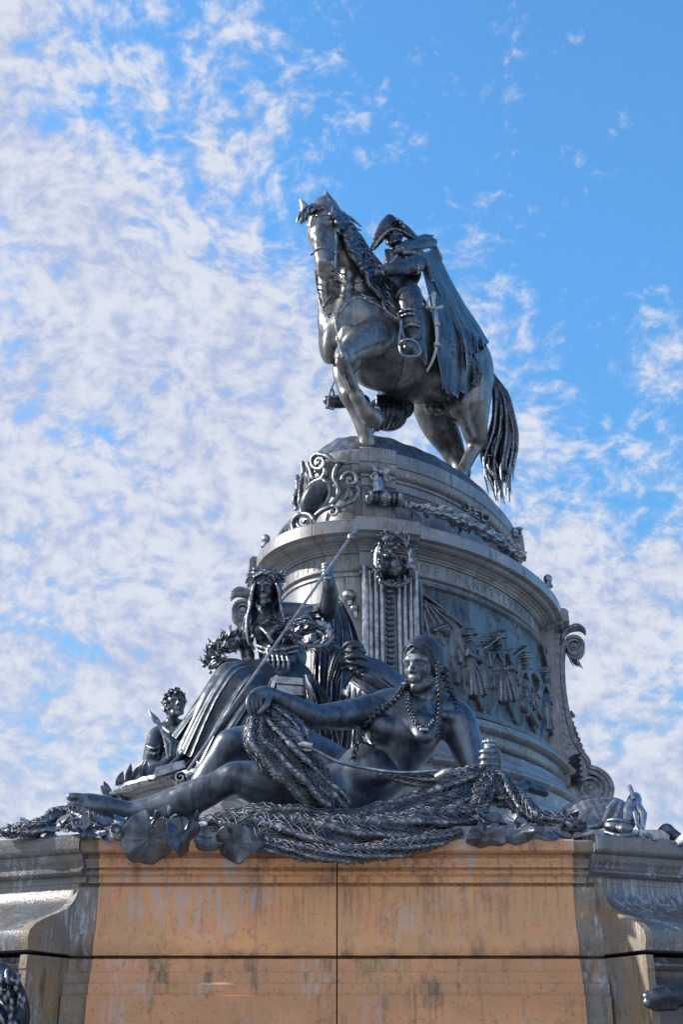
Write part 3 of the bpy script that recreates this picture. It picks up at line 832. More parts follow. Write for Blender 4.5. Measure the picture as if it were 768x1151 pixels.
# banner at left
for i in range(10):
    rseg((470 + i * 1.2, 668 + i * 1.0), (480 + i * 4.4, 722 - i * 2.3), 1.6, 3.2, .055 + .03 * (i % 2))
rseg((467, 664), (499, 800), 1.5, 1.5, .09)
rseg((470, 664), (519, 702), 1.6, 2.2, .09)
rseg((490, 706), (502, 706), 5, 6, .11); rseg((486, 708), (500, 703), 3, 3, .13)      # cocked hat figure behind banner
rseg((494, 716), (498, 722), 6, 6, .10); rseg((500, 726), (505, 770), 9, 9, .08); rseg((508, 740), (515, 765), 4, 4, .1)
rseg((512, 710), (509, 742), 7, 5, .085); rseg((513, 708), (521, 735), 4, 4, .1)
rfig(548, 722, 78, -.2, .05, 1.0, 2); rfig(580, 736, 80, .1, .055, .9, 1)
rfig(529, 716, 102, .7, .12, 1.15, 1)
rfig(563, 720, 106, 1.0, .12, 1.05, 0)
rfig(594, 742, 99, .3, .115, .9, 2)
rfig(616, 758, 96, .5, .115, .7, 0)
rfig(631, 792, 76, .3, .10, .5, 1)
rseg((543, 728), (566, 712), 2.0, 1.8, .13); rseg((541, 730), (568, 708), .9, .9, .14)
rseg((576, 738), (594, 726), 2, 1.5, .11)
rseg((590, 792), (604, 812), 8, 8, .12); rseg((593, 786), (608, 806), 4, 4, .13)        # drum
rseg((604, 706), (628, 790), 1.6, 1.2, .12); rseg((608, 716), (616, 745), 5, 4, .08); rseg((610, 712), (622, 750), 2, 2, .11)
for a, b in (((519, 682), (530, 692)), ((553, 690), (556, 700)), ((559, 692), (566, 696)), ((582, 702), (588, 716)), ((590, 698), (584, 710))):
    rseg(a, b, 2, 2.6, .04)
for _ in range(2):
    Hp = np.pad(Hf, 1, mode='edge'); Hf = (Hp[:-2, 1:-1] + Hp[2:, 1:-1] + Hp[1:-1, :-2] + Hp[1:-1, 2:] + 2 * Hf) / 6
fr = .045
edge = np.minimum(np.minimum(gs, LW - gs), np.minimum(gh, (HZ1 - HZ0) - gh))
Hf = np.where(edge < fr, .085, np.where(edge < fr * 1.8, .02, Hf))
Hf = np.maximum(Hf, np.where(gh < .10, .16 * np.clip((gh) / .02, 0, 1) * np.clip((.12 - gh) / .04, 0, 1), 0))
vs = []
for i in range(NX_):
    s_ = LW * i / (NX_ - 1); s2 = LW - s_ if rev else s_; t = float(np.interp(s2, ss, ts)); n = rnorm(t); p0 = ring(t, -.37, 0)
    for j in range(NZ_):
        z = HZ0 + (HZ1 - HZ0) * j / (NZ_ - 1)
        vs.append((p0.x + n.x * Hf[i, j], p0.y + n.y * Hf[i, j], z))
fs = [(i * NZ_ + j, (i + 1) * NZ_ + j, (i + 1) * NZ_ + j + 1, i * NZ_ + j + 1) for i in range(NX_ - 1) for j in range(NZ_ - 1)]
rp = mk('battle_relief', vs, fs, M_RELIEF, drum, True, None)
rp['label'] = 'dark bronze panel of marching soldiers in high relief'

# ------------------------------------------------------------------ rock plinth on top of the drum
vs, fs = [], []; NR, NA = 10, 120; rg = np.random.default_rng(2)
tab = rg.random((40, 40))
for i in range(NR + 1):
    s_ = i / NR
    for k in range(NA):
        t = 2 * PI * k / NA
        d = -.72 - s_ * 1.2
        z = 7.86 + .36 * math.sin(min(1, s_ * 4.0) * PI / 2) ** .8 + .012 * (math.sin(t * 13 + i) + math.sin(t * 29 + i * 2.1) + math.sin(t * 7 - i)) * min(1, s_ * 4)
        vs.append(ring(t, d, z if i else 7.82))
vs.append((DC.x, DC.y, 8.2))
for i in range(NR):
    for k in range(NA): fs.append((i * NA + k, i * NA + (k + 1) % NA, (i + 1) * NA + (k + 1) % NA, (i + 1) * NA + k))
for k in range(NA): fs.append((NR * NA + k, NR * NA + (k + 1) % NA, len(vs) - 1))
mk('rock_plinth', vs, fs, M_MID, drum, True, 40)

# ------------------------------------------------------------------ lower front block with its corner piers and side wings
blk = empty('front_block', (-.03, 8.2, -1.65), 'ochre stained granite block with moulded cornice and scroll corner piers under the reclining statue', 'pedestal')
def zpy(py, Y=7.4): return P(384, py, Y).z
Z = {k: zpy(k) for k in (946, 958, 966, 974, 984, 992, 995, 1062, 1074, 1077, 1081, 1092, 1103, 1119, 1151)}
ZT = Z[946]
# profile: (outward, z), outward 0 = panel face
CENT = prof_curve([(-1.2, ZT), (.11, ZT), (.115, Z[946] - .01), (.11, Z[958] + .005, 'i'), (.07, Z[958] - .012), (.035, Z[958] - .016), (.035, Z[966] + .004), (.062, Z[966], 's'), (.045, Z[974]), (.045, Z[974] - .008), (.018, Z[974] - .012), (.018, Z[974] - .02), (.032, Z[974] - .022, 't'), (.03, Z[984]),
                   (.012, Z[984] - .006), (.012, Z[992]), (-.03, Z[992] - .004), (-.03, Z[995]), (0, Z[995] - .006), (-.004, Z[1062] + .12, 's'), (.03, Z[1062] + .0, 'i'), (.02, Z[1074]), (-.05, Z[1074] - .004), (-.05, Z[1077]),
                   (.03, Z[1077] - .004), (.04, Z[1092]), (.055, Z[1092] - .004), (.058, Z[1103], 's'), (.078, Z[1103] - .02), (.078, Z[1119] + .004), (.098, Z[1119]), (.098, -.35), (.13, -.36), (.13, -1.65)])
def extrude_prof(prof, o, along, outw, L, caps=True, nseg=1):
    o = Vector(o); along = Vector(along).normalized(); outw = Vector(outw).normalized(); vs, fs = [], []; m = len(prof)
    for i in range(nseg + 1):
        for d, z in prof: vs.append(Vector((o.x, o.y, 0)) + along * (L * i / nseg) + outw * d + Vector((0, 0, z)))
    for i in range(nseg):
        for k in range(m - 1): fs.append((i * m + k, (i + 1) * m + k, (i + 1) * m + k + 1, i * m + k + 1))
    if caps:
        for i in (0, nseg):
            b = len(vs); zs = [prof[0][1], prof[-1][1]]
            # back line to close the end
            for d, z in prof: vs.append(Vector((o.x, o.y, 0)) + along * (L * i / nseg) + outw * (-.9) + Vector((0, 0, z)))
            for k in range(m - 1):
                q = (i * m + k, i * m + k + 1, b + k + 1, b + k)
                fs.append(q[::-1] if i == 0 else q)
    return vs, fs
X0, X1, XM = P(110, 1010, 7.4).x, P(646, 1010, 7.4).x, P(379, 1010, 7.4).x
gap = .004
for a, b in ((X0, XM - gap), (XM + gap, X1)):
    v, f = extrude_prof([(d, z) for d, z in CENT if z > Z[1077] - .001], (a, 7.4), (1, 0, 0), (0, -1, 0), b - a)
    mk('panel_stone', v, f, M_OCHRE, blk, True, 28)
    v, f = extrude_prof([(d, z) for d, z in CENT if z <= Z[1077] - .001], (a, 7.4), (1, 0, 0), (0, -1, 0), b - a)
    mk('base_course', v, f, M_PINK, blk, True, 28)
mb = MB(); mb.box((XM, 8.75, (ZT - 1.75) / 2 - .015), (X1 - X0 - .3, 2.5, ZT + 1.55)); mb.build('core_masonry', M_PIER, blk, False, None)
WA = math.radians(25)
for s, nm in ((-1, 'left'), (1, 'right')):
    al = Vector((s * math.cos(WA), math.sin(WA), 0)); ou = Vector((s * math.sin(WA), -math.cos(WA), 0))
    xe = X0 if s < 0 else X1
    # narrow return between the centre and the pier
    ret = [(d * .9 + (.03 * math.sin(max(0, min(1, (Z[995] - z) / (Z[995] - Z[1074]))) * PI) if Z[1074] < z < Z[995] else 0) - .03, z) for d, z in CENT]
    v, f = extrude_prof(ret, (xe + s * .003, 7.4), (s * 1, -.12, 0), (0, -1, 0), .15, nseg=1)
    if s < 0: f = [q[::-1] for q in f]
    mk('corner_return', v, f, M_PIER, blk, True, 28)
    # wing with the big S-shaped moulding; o = outward of the cornice face
    o = Vector((P(86 if s < 0 else 672, 1010, 7.4).x, 7.41, 0))
    WP = prof_curve([(-1.5, ZT + .035), (.085, ZT + .035), (.10, ZT + .02), (.10, Z[958] + .02, 'i'), (.06, Z[958] - .015), (.055, Z[966], 's'), (.035, Z[974]), (.04, Z[974] - .01, 't'), (.035, Z[984]), (.0, Z[984] - .005), (.0, Z[992])])
    ztop, zbot = Z[992], Z[1074] + .01
    Sx = [(0, .0), (.004, .12), (.03, .25), (.085, .37), (.17, .46), (.27, .54), (.36, .63), (.415, .74), (.425, .86), (.41, 1.0)]
    SP = [(0.0, ztop - .001)] + [(a - .004, ztop - (ztop - zbot) * e) for a, e in Sx]
    v, f = extrude_prof(WP[:-1] + [(.0, Z[992] + .003), (-.3, Z[992] + .003)], o - al * .055, al, ou, .0595)
    if s < 0: f = [q[::-1] for q in f]
    mk('cornice_return', v, f, M_WING, blk, True, 28)
    v, f = extrude_prof(WP + SP[1:] + [(.2, zbot - .004), (-.4, zbot - .006)], o + al * .006, al, ou, 3.0)
    if s < 0: f = [q[::-1] for q in f]
    mk('wing_moulding', v, f, M_WING, blk, True, 28)
    v, f = extrude_prof([(a_ + .002, z_) for a_, z_ in SP[1:]] + [(.2, zbot - .002), (-.4, zbot - .003)], o - al * .006, al, ou, .05)
    if s < 0: f = [q[::-1] for q in f]
    mk('scroll_profile', v, f, M_PIER, blk, True, 28)
    # end pier below: wide to the full bulge
    LP = [(-.5, Z[1077]), (.40, Z[1077]), (.405, Z[1092]), (.40, Z[1092] - .004), (.40, Z[1119]), (.405, Z[1119] - .004), (.405, -.35), (.43, -.36), (.43, -1.65)]
    v, f = extrude_prof(LP, o + al * .0, al, ou, .05)
    if s < 0: f = [q[::-1] for q in f]
    mk('end_pier', v, f, M_PIER, blk, True, 28)
    # recessed basin front beyond the pier
    NP = [(-.5, zbot - .03), (.30, zbot - .03), (.31, zbot - .05, 't'), (.30, zbot - .09), (.25, zbot - .10), (.24, zbot - .13, 's'), (.30, zbot - .19), (.30, zbot - .215), (-.35, zbot - .225), (-.35, -1.65)]
    v, f = extrude_prof(prof_curve(NP), o + al * .055, al, ou, 2.9)
    if s < 0: f = [q[::-1] for q in f]
    mk('basin_recess', v, f, M_WING, blk, True, 28)
    # masonry behind wing
    mb = MB(); c = o + al * 1.55 - ou * 1.1; ang = math.atan2(al.y, al.x)
    mb.box((c.x, c.y, (ZT - 1.72) / 2), (2.9, 1.4, ZT + 1.5), Matrix.Rotation(ang, 3, 'Z')); mb.build('wing_core', M_WING, blk, False, None)
# ------------------------------------------------------------------ rounded stone platform under the seated group
plat = empty('group_platform', (-.5, 12.9, .9), 'pale curved granite platform with dark bronze rim below the seated woman statue', 'platform')
PR = prof_curve([(-1.4, 2.45), (-.02, 2.43), (.01, 2.40, 't'), (.01, 2.31), (-.04, 2.30), (-.05, 2.16, 's'), (.02, 2.08), (.02, 2.0), (.06, 1.98), (.06, .8)])
vs, fs = [], []; N = 96; m = len(PR)
for i in range(N):
    t = 2 * PI * i / N
    for d, z in PR: vs.append((-.45 + (1.93 + d) * math.cos(t), 13.0 + (1.75 + d) * math.sin(t), z))
for i in range(N):
    for k in range(m - 1):
        a = i * m + k; b = ((i + 1) % N) * m + k; fs.append((a, b, b + 1, a + 1))
fs.append(tuple(i * m for i in range(N)))
mk('platform_stone', vs, fs, M_DRUM, plat, True, 24)
mb = MB()
rim = [(-.45 + 1.99 * math.cos(t), 13.0 + 1.8 * math.sin(t), 2.38) for t in np.linspace(PI * .75, PI * 1.5, 40)]
mb.tube(rim, [.045 + .012 * math.sin(i * 2.3) for i in range(40)], 8)
leafy(mb, rim, .05, 60, .2, .08, .2, 21)
mb.build('bronze_rim', M_DARK, plat)
# ------------------------------------------------------------------ equestrian statue
base = P(455, 520, 16.6)
eq = empty('equestrian_statue', (1.0, 16.6, 8.1), 'bronze horse with raised foreleg and caped rider in cocked hat, atop the drum', 'statue')
sc = sculpt_px(330, 210, 590, 600, 14.2, 18.9, .0205)
pc, pe = sc.pc, sc.pe
# barrel, shoulders, quarters
pe(432, 384, 16.0, 50, 56, 58, 4, rot=-10)
pe(460, 398, 16.6, 52, 57, 58, 10, rot=-12)
pe(488, 410, 17.1, 48, 49, 52, 10, rot=-14)
pe(517, 424, 17.5, 36, 50, 45, 12, rot=-8)
pe(533, 425, 17.6, 20, 42, 36, 8)
pe(505, 400, 17.3, 34, 36, 40, 10)
pe(401, 372, 15.45, 36, 42, 34, 12, rot=10)
pe(384, 377, 15.2, 17, 30, 20, 8)
pe(372, 378, 15.35, 14, 32, 20, 8, rot=-4)
pe(414, 372, 15.45, 26, 34, 22, 8, rot=20)
# neck
pc([(371, 246, 15.05, 14), (378, 272, 15.2, 19), (386, 298, 15.4, 23), (395, 324, 15.6, 29), (405, 352, 15.8, 38)], 10)
pc([(388, 262, 15.25, 10), (405, 295, 15.7, 14), (422, 322, 16.0, 18)], 12)
pc([(366, 300, 15.35, 7), (368, 340, 15.35, 9), (372, 366, 15.2, 11)], 9)      # windpipe
pc([(392, 300, 15.15, 4), (389, 335, 15.1, 5), (386, 356, 15.05, 6)], 7)       # neck muscle
pe(394, 356, 15.1, 14, 13, 10, 5)
# muscles of the chest and shoulder
pe(393, 383, 14.95, 14, 19, 10, 4, rot=8)
pe(371, 390, 15.12, 9, 20, 10, 9)
pc([(380, 362, 14.9, 1.6), (381, 385, 14.8, 1.8), (385, 405, 14.85, 1.6)], 2.5, True)
pc([(421, 340, 15.45, 5), (416, 362, 15.2, 7), (410, 380, 15.05, 8)], 6)
pc([(440, 350, 15.65, 6), (436, 372, 15.35, 8), (424, 388, 15.1, 9)], 6)
pc([(429, 345, 15.3, 1.5), (424, 372, 15.05, 1.8), (418, 390, 14.9, 1.5)], 3, True)
# head
pc([(365, 236, 14.98, 15), (364, 250, 14.88, 17.5), (364, 265, 14.78, 15.5), (366, 282, 14.65, 12.5), (367, 297, 14.56, 11), (368, 305, 14.55, 10)], 5)
pe(377, 262, 15.1, 12, 17, 14, 4)
pe(354, 262, 15.12, 9, 15, 14, 5)
pe(368, 311, 14.62, 8, 6, 8, 3)                                                # lower lip
pc([(357, 244, 14.68, 5), (359, 268, 14.5, 6), (362, 295, 14.42, 7)], 4)       # nasal bone
pc([(356, 243, 14.6, 2), (352, 252, 14.62, 3), (352, 268, 14.6, 2.4)], 2.5)    # brow / cheek crest
pc([(372, 243, 14.62, 3.6), (379, 249, 14.72, 3.2)], 3)
pe(373.5, 253.5, 14.66, 4.2, 3.6, 3.5, 1.6, True); pe(373.3, 253.8, 14.7, 3, 2.6, 3, .8)
pe(346.5, 254, 14.72, 3.2, 3, 3, 1.5, True); pe(347.6, 254, 14.74, 2.6, 2.4, 3, .8)
pc([(369.5, 251, 14.6, 1.5), (373.5, 249.5, 14.58, 1.8), (377.5, 252, 14.64, 1.3)], 1)
pc([(375, 262, 14.75, 1.8), (373, 278, 14.58, 1.8), (371, 288, 14.5, 1.5)], 2.2)
pe(373, 298, 14.43, 3.4, 5.2, 3, 2); pe(373.8, 298.5, 14.38, 1.9, 3.6, 3, 1.2, True)
pe(359, 301, 14.42, 3, 5, 3, 2); pe(358, 301.5, 14.38, 1.4, 3, 3, 1, True)
pc([(362, 308.5, 14.44, 1), (369, 307.5, 14.42, 1.1), (376, 305, 14.5, 1)], .8, True)
pc([(384, 262, 14.95, 2), (382, 279, 14.95, 2), (376, 290, 14.8, 1.5)], 2.5)   # jaw edge
# ears
for ex, ey, tx, ty in ((368, 236, 366.5, 216), (342, 244, 338, 225)):
    pc([(ex, ey, 14.9, 5.5), (ex + .8, (ey + ty) / 2, 14.88, 4.6), (tx, ty, 14.85, 1.6)], 2)
    pc([(ex - .5, ey - 3, 14.78, 1.5), (ex, (ey + ty) / 2 - 1, 14.76, 1.8), (tx, ty + 5, 14.77, .9)], 1, True)
# raised foreleg (near side)
pc([(424, 378, 15.25, 20), (408, 386, 14.95, 15.5), (394, 394, 14.65, 11), (386, 401, 14.5, 9.2)], 7)
pe(384.5, 402.5, 14.42, 8.3, 8.5, 8, 3)
pc([(385.5, 408, 14.48, 7.4), (391, 421, 14.62, 6.2), (397, 436, 14.78, 6.4)], 3)
pc([(379.5, 408, 14.4, 3), (386, 424, 14.55, 2.2), (393, 440, 14.7, 2.2)], 1.6)
pe(400.5, 444, 14.85, 8, 8, 8, 3)
pc([(402, 447, 14.88, 7.5), (408, 456, 14.98, 7)], 3)
pc([(408, 458, 14.98, 7.5), (414, 466, 15.05, 9.5), (420, 471, 15.12, 10.8)], 2.5)
pe(425, 463, 15.15, 3.5, 6.5, 6, 2.5)
# standing foreleg (far side)
pc([(393, 404, 15.35, 15), (385, 420, 15.3, 9.5), (388, 437, 15.3, 7.2), (391, 446, 15.32, 6.6), (397, 460, 15.38, 4.8), (404, 474, 15.42, 5), (409, 483, 15.45, 6.4), (412, 492, 15.48, 6.2), (413, 500, 15.5, 8)], 5)
pe(390, 442, 15.22, 6.6, 7, 6, 2)
# near hind leg
pe(532, 443, 17.25, 21, 30, 22, 10)
pe(517, 456, 17.05, 13, 16, 14, 8)
pc([(528, 452, 17.2, 20), (532, 472, 17.35, 13.5), (534, 487, 17.55, 10), (537, 496, 17.7, 9)], 8)
pc([(519, 460, 17.0, 6), (525, 478, 17.15, 4), (531, 492, 17.4, 3)], 4)
pe(540, 499, 17.75, 7, 7, 7, 4)
pc([(537, 498, 17.7, 7.8), (529, 512, 17.62, 6.4), (521, 528, 17.55, 6.2), (515, 540, 17.5, 8), (512, 553, 17.5, 6.5), (510, 566, 17.5, 9)], 4)
pc([(546, 470, 17.7, 3), (544, 486, 17.8, 3), (544, 498, 17.85, 3)], 3)
# far hind leg
pe(487, 452, 17.9, 22, 26, 24, 10)
pc([(487, 458, 17.9, 20), (495, 480, 18.1, 17), (506, 500, 18.3, 12), (513, 516, 18.35, 8.5), (519, 530, 18.3, 8), (516, 545, 18.2, 7), (514, 560, 18.1, 7)], 8)
pe(493, 461, 17.25, 7, 6, 7, 3); pe(483, 459, 17.2, 6, 7, 7, 3)
# belly creases, ribs, flank
pc([(418, 414, 15.35, 1.6), (434, 428, 15.5, 1.8), (456, 438, 15.75, 1.6)], 3, True)
pc([(505, 420, 16.7, 4), (511, 440, 16.75, 3.5)], 4)
pc([(510, 400, 16.75, 5), (518, 420, 16.85, 5)], 5)
HS = sc
horse = sc.mesh('horse_body', M_HORSE, eq)

# mane, forelock, tail: locks
def locks(name, rootpts, tips, n, r0, r1, Y0, Y1, wav, mat, par, vox=.018, k=1.4, wid=3, seed=3, box=None):
    rg = random.Random(seed)
    sc = sculpt_px(*box, vox)
    for i in range(n):
        s = (i + rg.uniform(-.3, .3)) / (n - 1); s = min(1, max(0, s))
        a = rootpts(s); b = tips(s); ph = rg.uniform(0, 6.28); L = rg.uniform(.82, 1.1)
        pts = []
        for j in range(7):
            e = j / 6 * L
            x = a[0] + (b[0] - a[0]) * e + wav * math.sin(ph + e * 7) * e; y = a[1] + (b[1] - a[1]) * e + wav * .7 * math.cos(ph * 1.3 + e * 6) * e
            Y = a[2] + (b[2] - a[2]) * e + rg.uniform(-.02, .02)
            if len(b) > 3: y += b[3] * e * (1 - e) * 4
            if len(b) > 4: x += b[4] * e * (1 - e) * 4
            pts.append((x, y, Y, (r0 * (1 - j / 6) + r1 * j / 6) * rg.uniform(.85, 1.15)))
        sc.pc(pts, k, dens=3)
    return sc.mesh(name, mat, par, 0)
def lerp_path(pts):
    def f(s):
        q = s * (len(pts) - 1); j = min(int(q), len(pts) - 2); t = q - j
        return tuple(pts[j][c] * (1 - t) + pts[j + 1][c] * t for c in range(len(pts[0])))
    return f
sc = sculpt_px(330, 212, 450, 350, 14.0, 16.6, .0165); sc.guard = (HS, .05, 'min')
rg = random.Random(5)
root = lerp_path([(374, 238, 14.98), (385, 254, 15.1), (395, 275, 15.35), (407, 298, 15.6), (421, 320, 15.75)])
for i in range(46):
    s = (i + rg.uniform(-.4, .4)) / 45; dj = rg.uniform(-.09, .05); s = min(1, max(0, s)); a = root(s); ln = rg.uniform(15, 24) + 14 * s
    ang = math.radians(rg.uniform(44, 66)); bow = rg.choice((-4, 4)) * rg.uniform(.5, 1.2); ln *= 1.15; x0, y0 = a[0] - 1 + rg.uniform(-3, 5), a[1] + rg.uniform(-4, 4)
    pts = []
    for j in range(5):
        e = j / 4; bx = bow * math.sin(e * 2 * PI) * .6
        pts.append((x0 + ln * e * math.cos(ang) - bx * math.sin(ang), y0 + ln * e * math.sin(ang) + bx * math.cos(ang), a[2] - .12 + .1 * e, 2.6 * (1 - e) ** .6 + .6))
    sc.guard = (HS, .05 - dj * .8, 'min'); sc.pc(pts, .25, dens=3)
for i in range(16):   # tips flying off the crest
    s = .12 + .88 * i / 15; a = root(s); L_ = rg.uniform(.8, 1.3); sc.pc([(a[0] - 4, a[1] - 2, a[2], 3.4), (a[0] + 7 * L_, a[1] - 3 + rg.uniform(-3, 3), a[2], 2.4), (a[0] + 14 * L_, a[1] + 1 + rg.uniform(-4, 3), a[2] + .05, 1.5), (a[0] + 20 * L_, a[1] + 6 + rg.uniform(-2, 4), a[2] + .05, .8)], 1)
sc.guard = (HS, .03, 'min')
for i in range(15):   # forelock over the brow
    x = 344 + 16 * rg.random(); y = 235 + rg.uniform(-2, 2)
    tx = x - rg.uniform(3, 9) - (366 - x) * .12; ty = y + rg.uniform(9, 24) * (1 - (x - 344) / 26)
    sc.pc([(x, y, 14.72, 2.3), ((x + tx) / 2 - 2, (y + ty) / 2 - 2, 14.6 - rg.uniform(0, .05), 1.8), (tx, ty, 14.62, .7)], .25)
for i in range(10):
    sc.pc([(346 + i * 1.8, 236 - rg.random() * 3, 14.85, 3), (350 + i * 1.6, 233 - rg.random() * 3, 14.8, 2.2)], 1)
o = sc.mesh('mane', M_DARK, horse, 0)
sc = sculpt_px(520, 405, 600, 580, 17.0, 19.2, .0165)
rg = random.Random(8)
for i in range(80):
    s = i / 79; off = rg.uniform(-1, 1); dep = rg.uniform(-.25, .25)
    xa, ya = 552 + rg.uniform(-3, 3), 428 + rg.uniform(-5, 5)
    xm, ym = 566 + 11 * off, 462 + rg.uniform(-6, 6); xe = 561 + 20 * off; ye = 508 + rg.uniform(-8, 8)
    xt = 563 + 15 * off * rg.uniform(.5, 1.1); yt = rg.uniform(515, 574) - 12 * abs(off)
    w_ = rg.uniform(1.5, 3)
    sc.pc([(xa, ya, 17.9, 4), (562 + 6 * off, 441, 18.0 + dep * .3, 3.4), (xm, ym, 18.1 + dep, 2.5), ((xm + xe) / 2 + w_, (ym + ye) / 2, 18.12 + dep, 2.2), (xe, ye, 18.1 + dep, 2.0), ((xe + xt) / 2 - w_, (ye + yt) / 2, 18.08 + dep, 1.7), (xt + rg.uniform(-3, 3), yt, 18.05 + dep, .7)], .4, dens=3)
o = sc.mesh('tail', M_DARK, horse, 0)

# bridle, breast strap, reins
def straps(name, lists, mat, par, wpx=1.3, on=None, off=.0):
    mb = MB()
    for L in lists:
        w0 = [tuple(v) for v in spline([np.array(q[:3], float) for q in L], None, 5)]
        if on is not None:
            hs = [on.hit(q[0], q[1]) for q in w0]; w0 = [(q[0], q[1], (hh - off) if hh is not None and abs(hh - q[2]) < .75 else q[2]) for q, hh in zip(w0, hs)]
        w = [P(*q) for q in w0]; u = PX(w[0]); r = (L[0][3] if len(L[0]) > 3 else wpx) * u
        mb.tube(w, r, 6)
    return mb.build(name, mat, par)
straps('bridle', [
    [(350, 287, 14.5), (357, 280, 14.35), (365, 279, 14.35), (373, 282, 14.42), (378, 287, 14.6)],
    [(377, 256, 14.78), (377.5, 275, 14.66), (377, 296, 14.6), (377.5, 316, 14.75), (380, 322, 14.85)],
    [(346, 240, 14.6), (356, 243, 14.5), (368, 241, 14.5), (376, 245, 14.7)],
    [(356, 309, 14.6), (357, 322, 14.75), (360, 338, 14.85), (364, 350, 15.0), (370, 357, 15.0)],
    [(354, 304, 14.6), (358, 330, 14.7), (362, 345, 14.85), (372, 333, 14.95)],
    [(380, 322, 14.85), (390, 321, 15.0), (402, 317, 15.3), (417, 314, 15.5)],
    [(378, 300, 14.7), (392, 320, 14.95), (410, 333, 15.2), (428, 336, 15.4), (438, 334, 15.6)],
], M_DARK, horse, 1.3, HS, .01)
straps('breast_strap', [
    [(366, 354, 15.05), (374, 352, 14.9), (377, 358, 14.85), (381, 385, 14.75), (386, 402, 14.7)],
    [(381, 352, 14.85), (391, 339, 14.95), (403, 334, 15.1), (417, 339, 15.2), (434, 349, 15.4), (448, 360, 15.6)],
    [(377, 358, 14.82), (384, 345, 14.88), (393, 337, 14.97)],
    [(447, 352, 15.5), (452, 372, 15.5), (455, 398, 15.55), (452, 420, 15.6), (445, 436, 15.7)],
], M_DARK, horse, 1.7, HS, .01)
# far-side saddle cloth and the rider's far boot seen under the belly
sc = sculpt_px(355, 430, 470, 500, 15.6, 17.8, .018)
sc.pe(434, 466, 16.9, 24, 19, 20, 3, rot=-12); sc.pe(420, 470, 16.8, 12, 16, 14, 5); sc.pe(452, 458, 17.0, 14, 14, 14, 5)
sc.drape([(425, 445, 16.6), (424, 465, 16.55), (420, 486, 16.7)], [(452, 445, 16.8), (452, 462, 16.75), (444, 478, 16.8)], 6, (3, 2), 1.5)
sc.mesh('saddle_cloth', M_DARK, eq)
sc = sculpt_px(355, 405, 425, 475, 15.6, 17.6, .014)
sc.pc([(408, 452, 16.5, 8.5), (392, 450, 16.4, 8), (378, 452, 16.3, 6.5), (368, 450, 16.25, 5)], 3)
sc.pe(397, 459, 16.4, 4, 4, 6, 2)
sc.mesh('far_boot', M_MID, eq)
straps('stirrup', [[(378, 424, 16.2, 1), (374, 434, 16.2, 1), (371, 442, 16.2, 1)], [(373, 436, 16.15, 1.2), (370, 446, 16.1, 1.2), (368, 458, 16.1, 1.2)], [(373, 436, 16.25, 1.2), (376, 446, 16.3, 1.2), (374, 458, 16.3, 1.2)], [(366, 458, 16.15, 1.6), (376, 460, 16.15, 1.6)]], M_DARK, eq)

# ---------------- rider
sc = sculpt_px(410, 235, 500, 430, 14.4, 17.4, .0135); RS = sc
pc, pe = sc.pc, sc.pe
hc = P(442.5, 265, 15.75); Lh, Rh = head(sc, hc, .46, (-.55, -.80, -.12), (.05, -.1, 1))
pc([(446, 277, 15.85, 8), (449, 288, 15.9, 9)], 3)
# hat is its own part
pe(452, 305, 15.95, 22, 24, 22, 5); pe(447, 322, 15.9, 18, 14, 18, 6); pe(455, 292, 15.95, 23, 14, 18, 6)
pc([(468, 290, 15.75, 11), (467, 298, 15.5, 10)], 4)
pc([(468, 297, 15.45, 9.5), (452, 301, 15.15, 8.2), (438, 304, 15.0, 6.5), (430, 305, 15.0, 5)], 4)     # forearm to the reins
pe(428, 305, 14.98, 5.5, 5, 5, 2)
for i in range(4): pc([(424 + i * 2.4, 301.5, 14.92, 2), (423 + i * 2.3, 306, 14.86, 1.9), (424.5 + i * 2.2, 309.5, 14.9, 1.7)], .5)
pc([(430, 300, 14.9, 2), (426, 299, 14.86, 1.7)], .6)
for i in range(5): pc([(455 + i * 3.4, 292, 15.3, 1.1), (457 + i * 3.4, 302, 15.2, 1.2), (455 + i * 3, 309, 15.3, .9)], 1.5)
pc([(437, 283, 15.5, 3.2), (441, 290, 15.45, 4), (440, 300, 15.4, 3)], 2)                                # jabot
for i in range(4): pc([(434 + i * 3, 282 + i, 15.5, 2), (437 + i * 2, 296, 15.42, 1.8)], 1)
# coat skirt, thigh, boot
pe(452, 328, 15.75, 20, 14, 20, 6)
pc([(452, 330, 15.6, 17), (458, 334, 15.3, 15.5), (461, 343, 15.1, 13)], 5)
pc([(460, 346, 15.08, 12.6), (464, 364, 15.1, 11.2), (467, 378, 15.14, 8.5), (469, 388, 15.15, 7.5)], 3)
for yy in (349, 354, 366): pc([(450 + (yy - 349) * .2, yy + 2, 14.98, 1.7), (460 + (yy - 349) * .15, yy - 1, 14.9, 1.8), (472, yy + 1, 15.0, 1.6)], 1.4)
pc([(472, 388, 15.2, 7), (466, 392, 14.95, 8.5), (460, 392, 14.75, 7.5)], 3)                              # foot, toe towards the viewer
pc([(474, 392, 15.15, 6), (477, 402, 15.2, 3.6)], 2); pc([(477, 402, 15.2, 3), (479, 410, 15.25, 1.2)], 1)
for i in range(6): pc([(440 + i * 4, 322, 15.35, 1.2), (443 + i * 5, 333 + i, 15.2, 1.5)], 1.4)
pc([(446, 334, 15.1, 2.2), (452, 326, 15.05, 2.2), (464, 325, 15.1, 2.2), (478, 340, 15.3, 2), (484, 350, 15.5, 1.6)], 1.5)
rider = sc.mesh('rider', M_MID, eq)
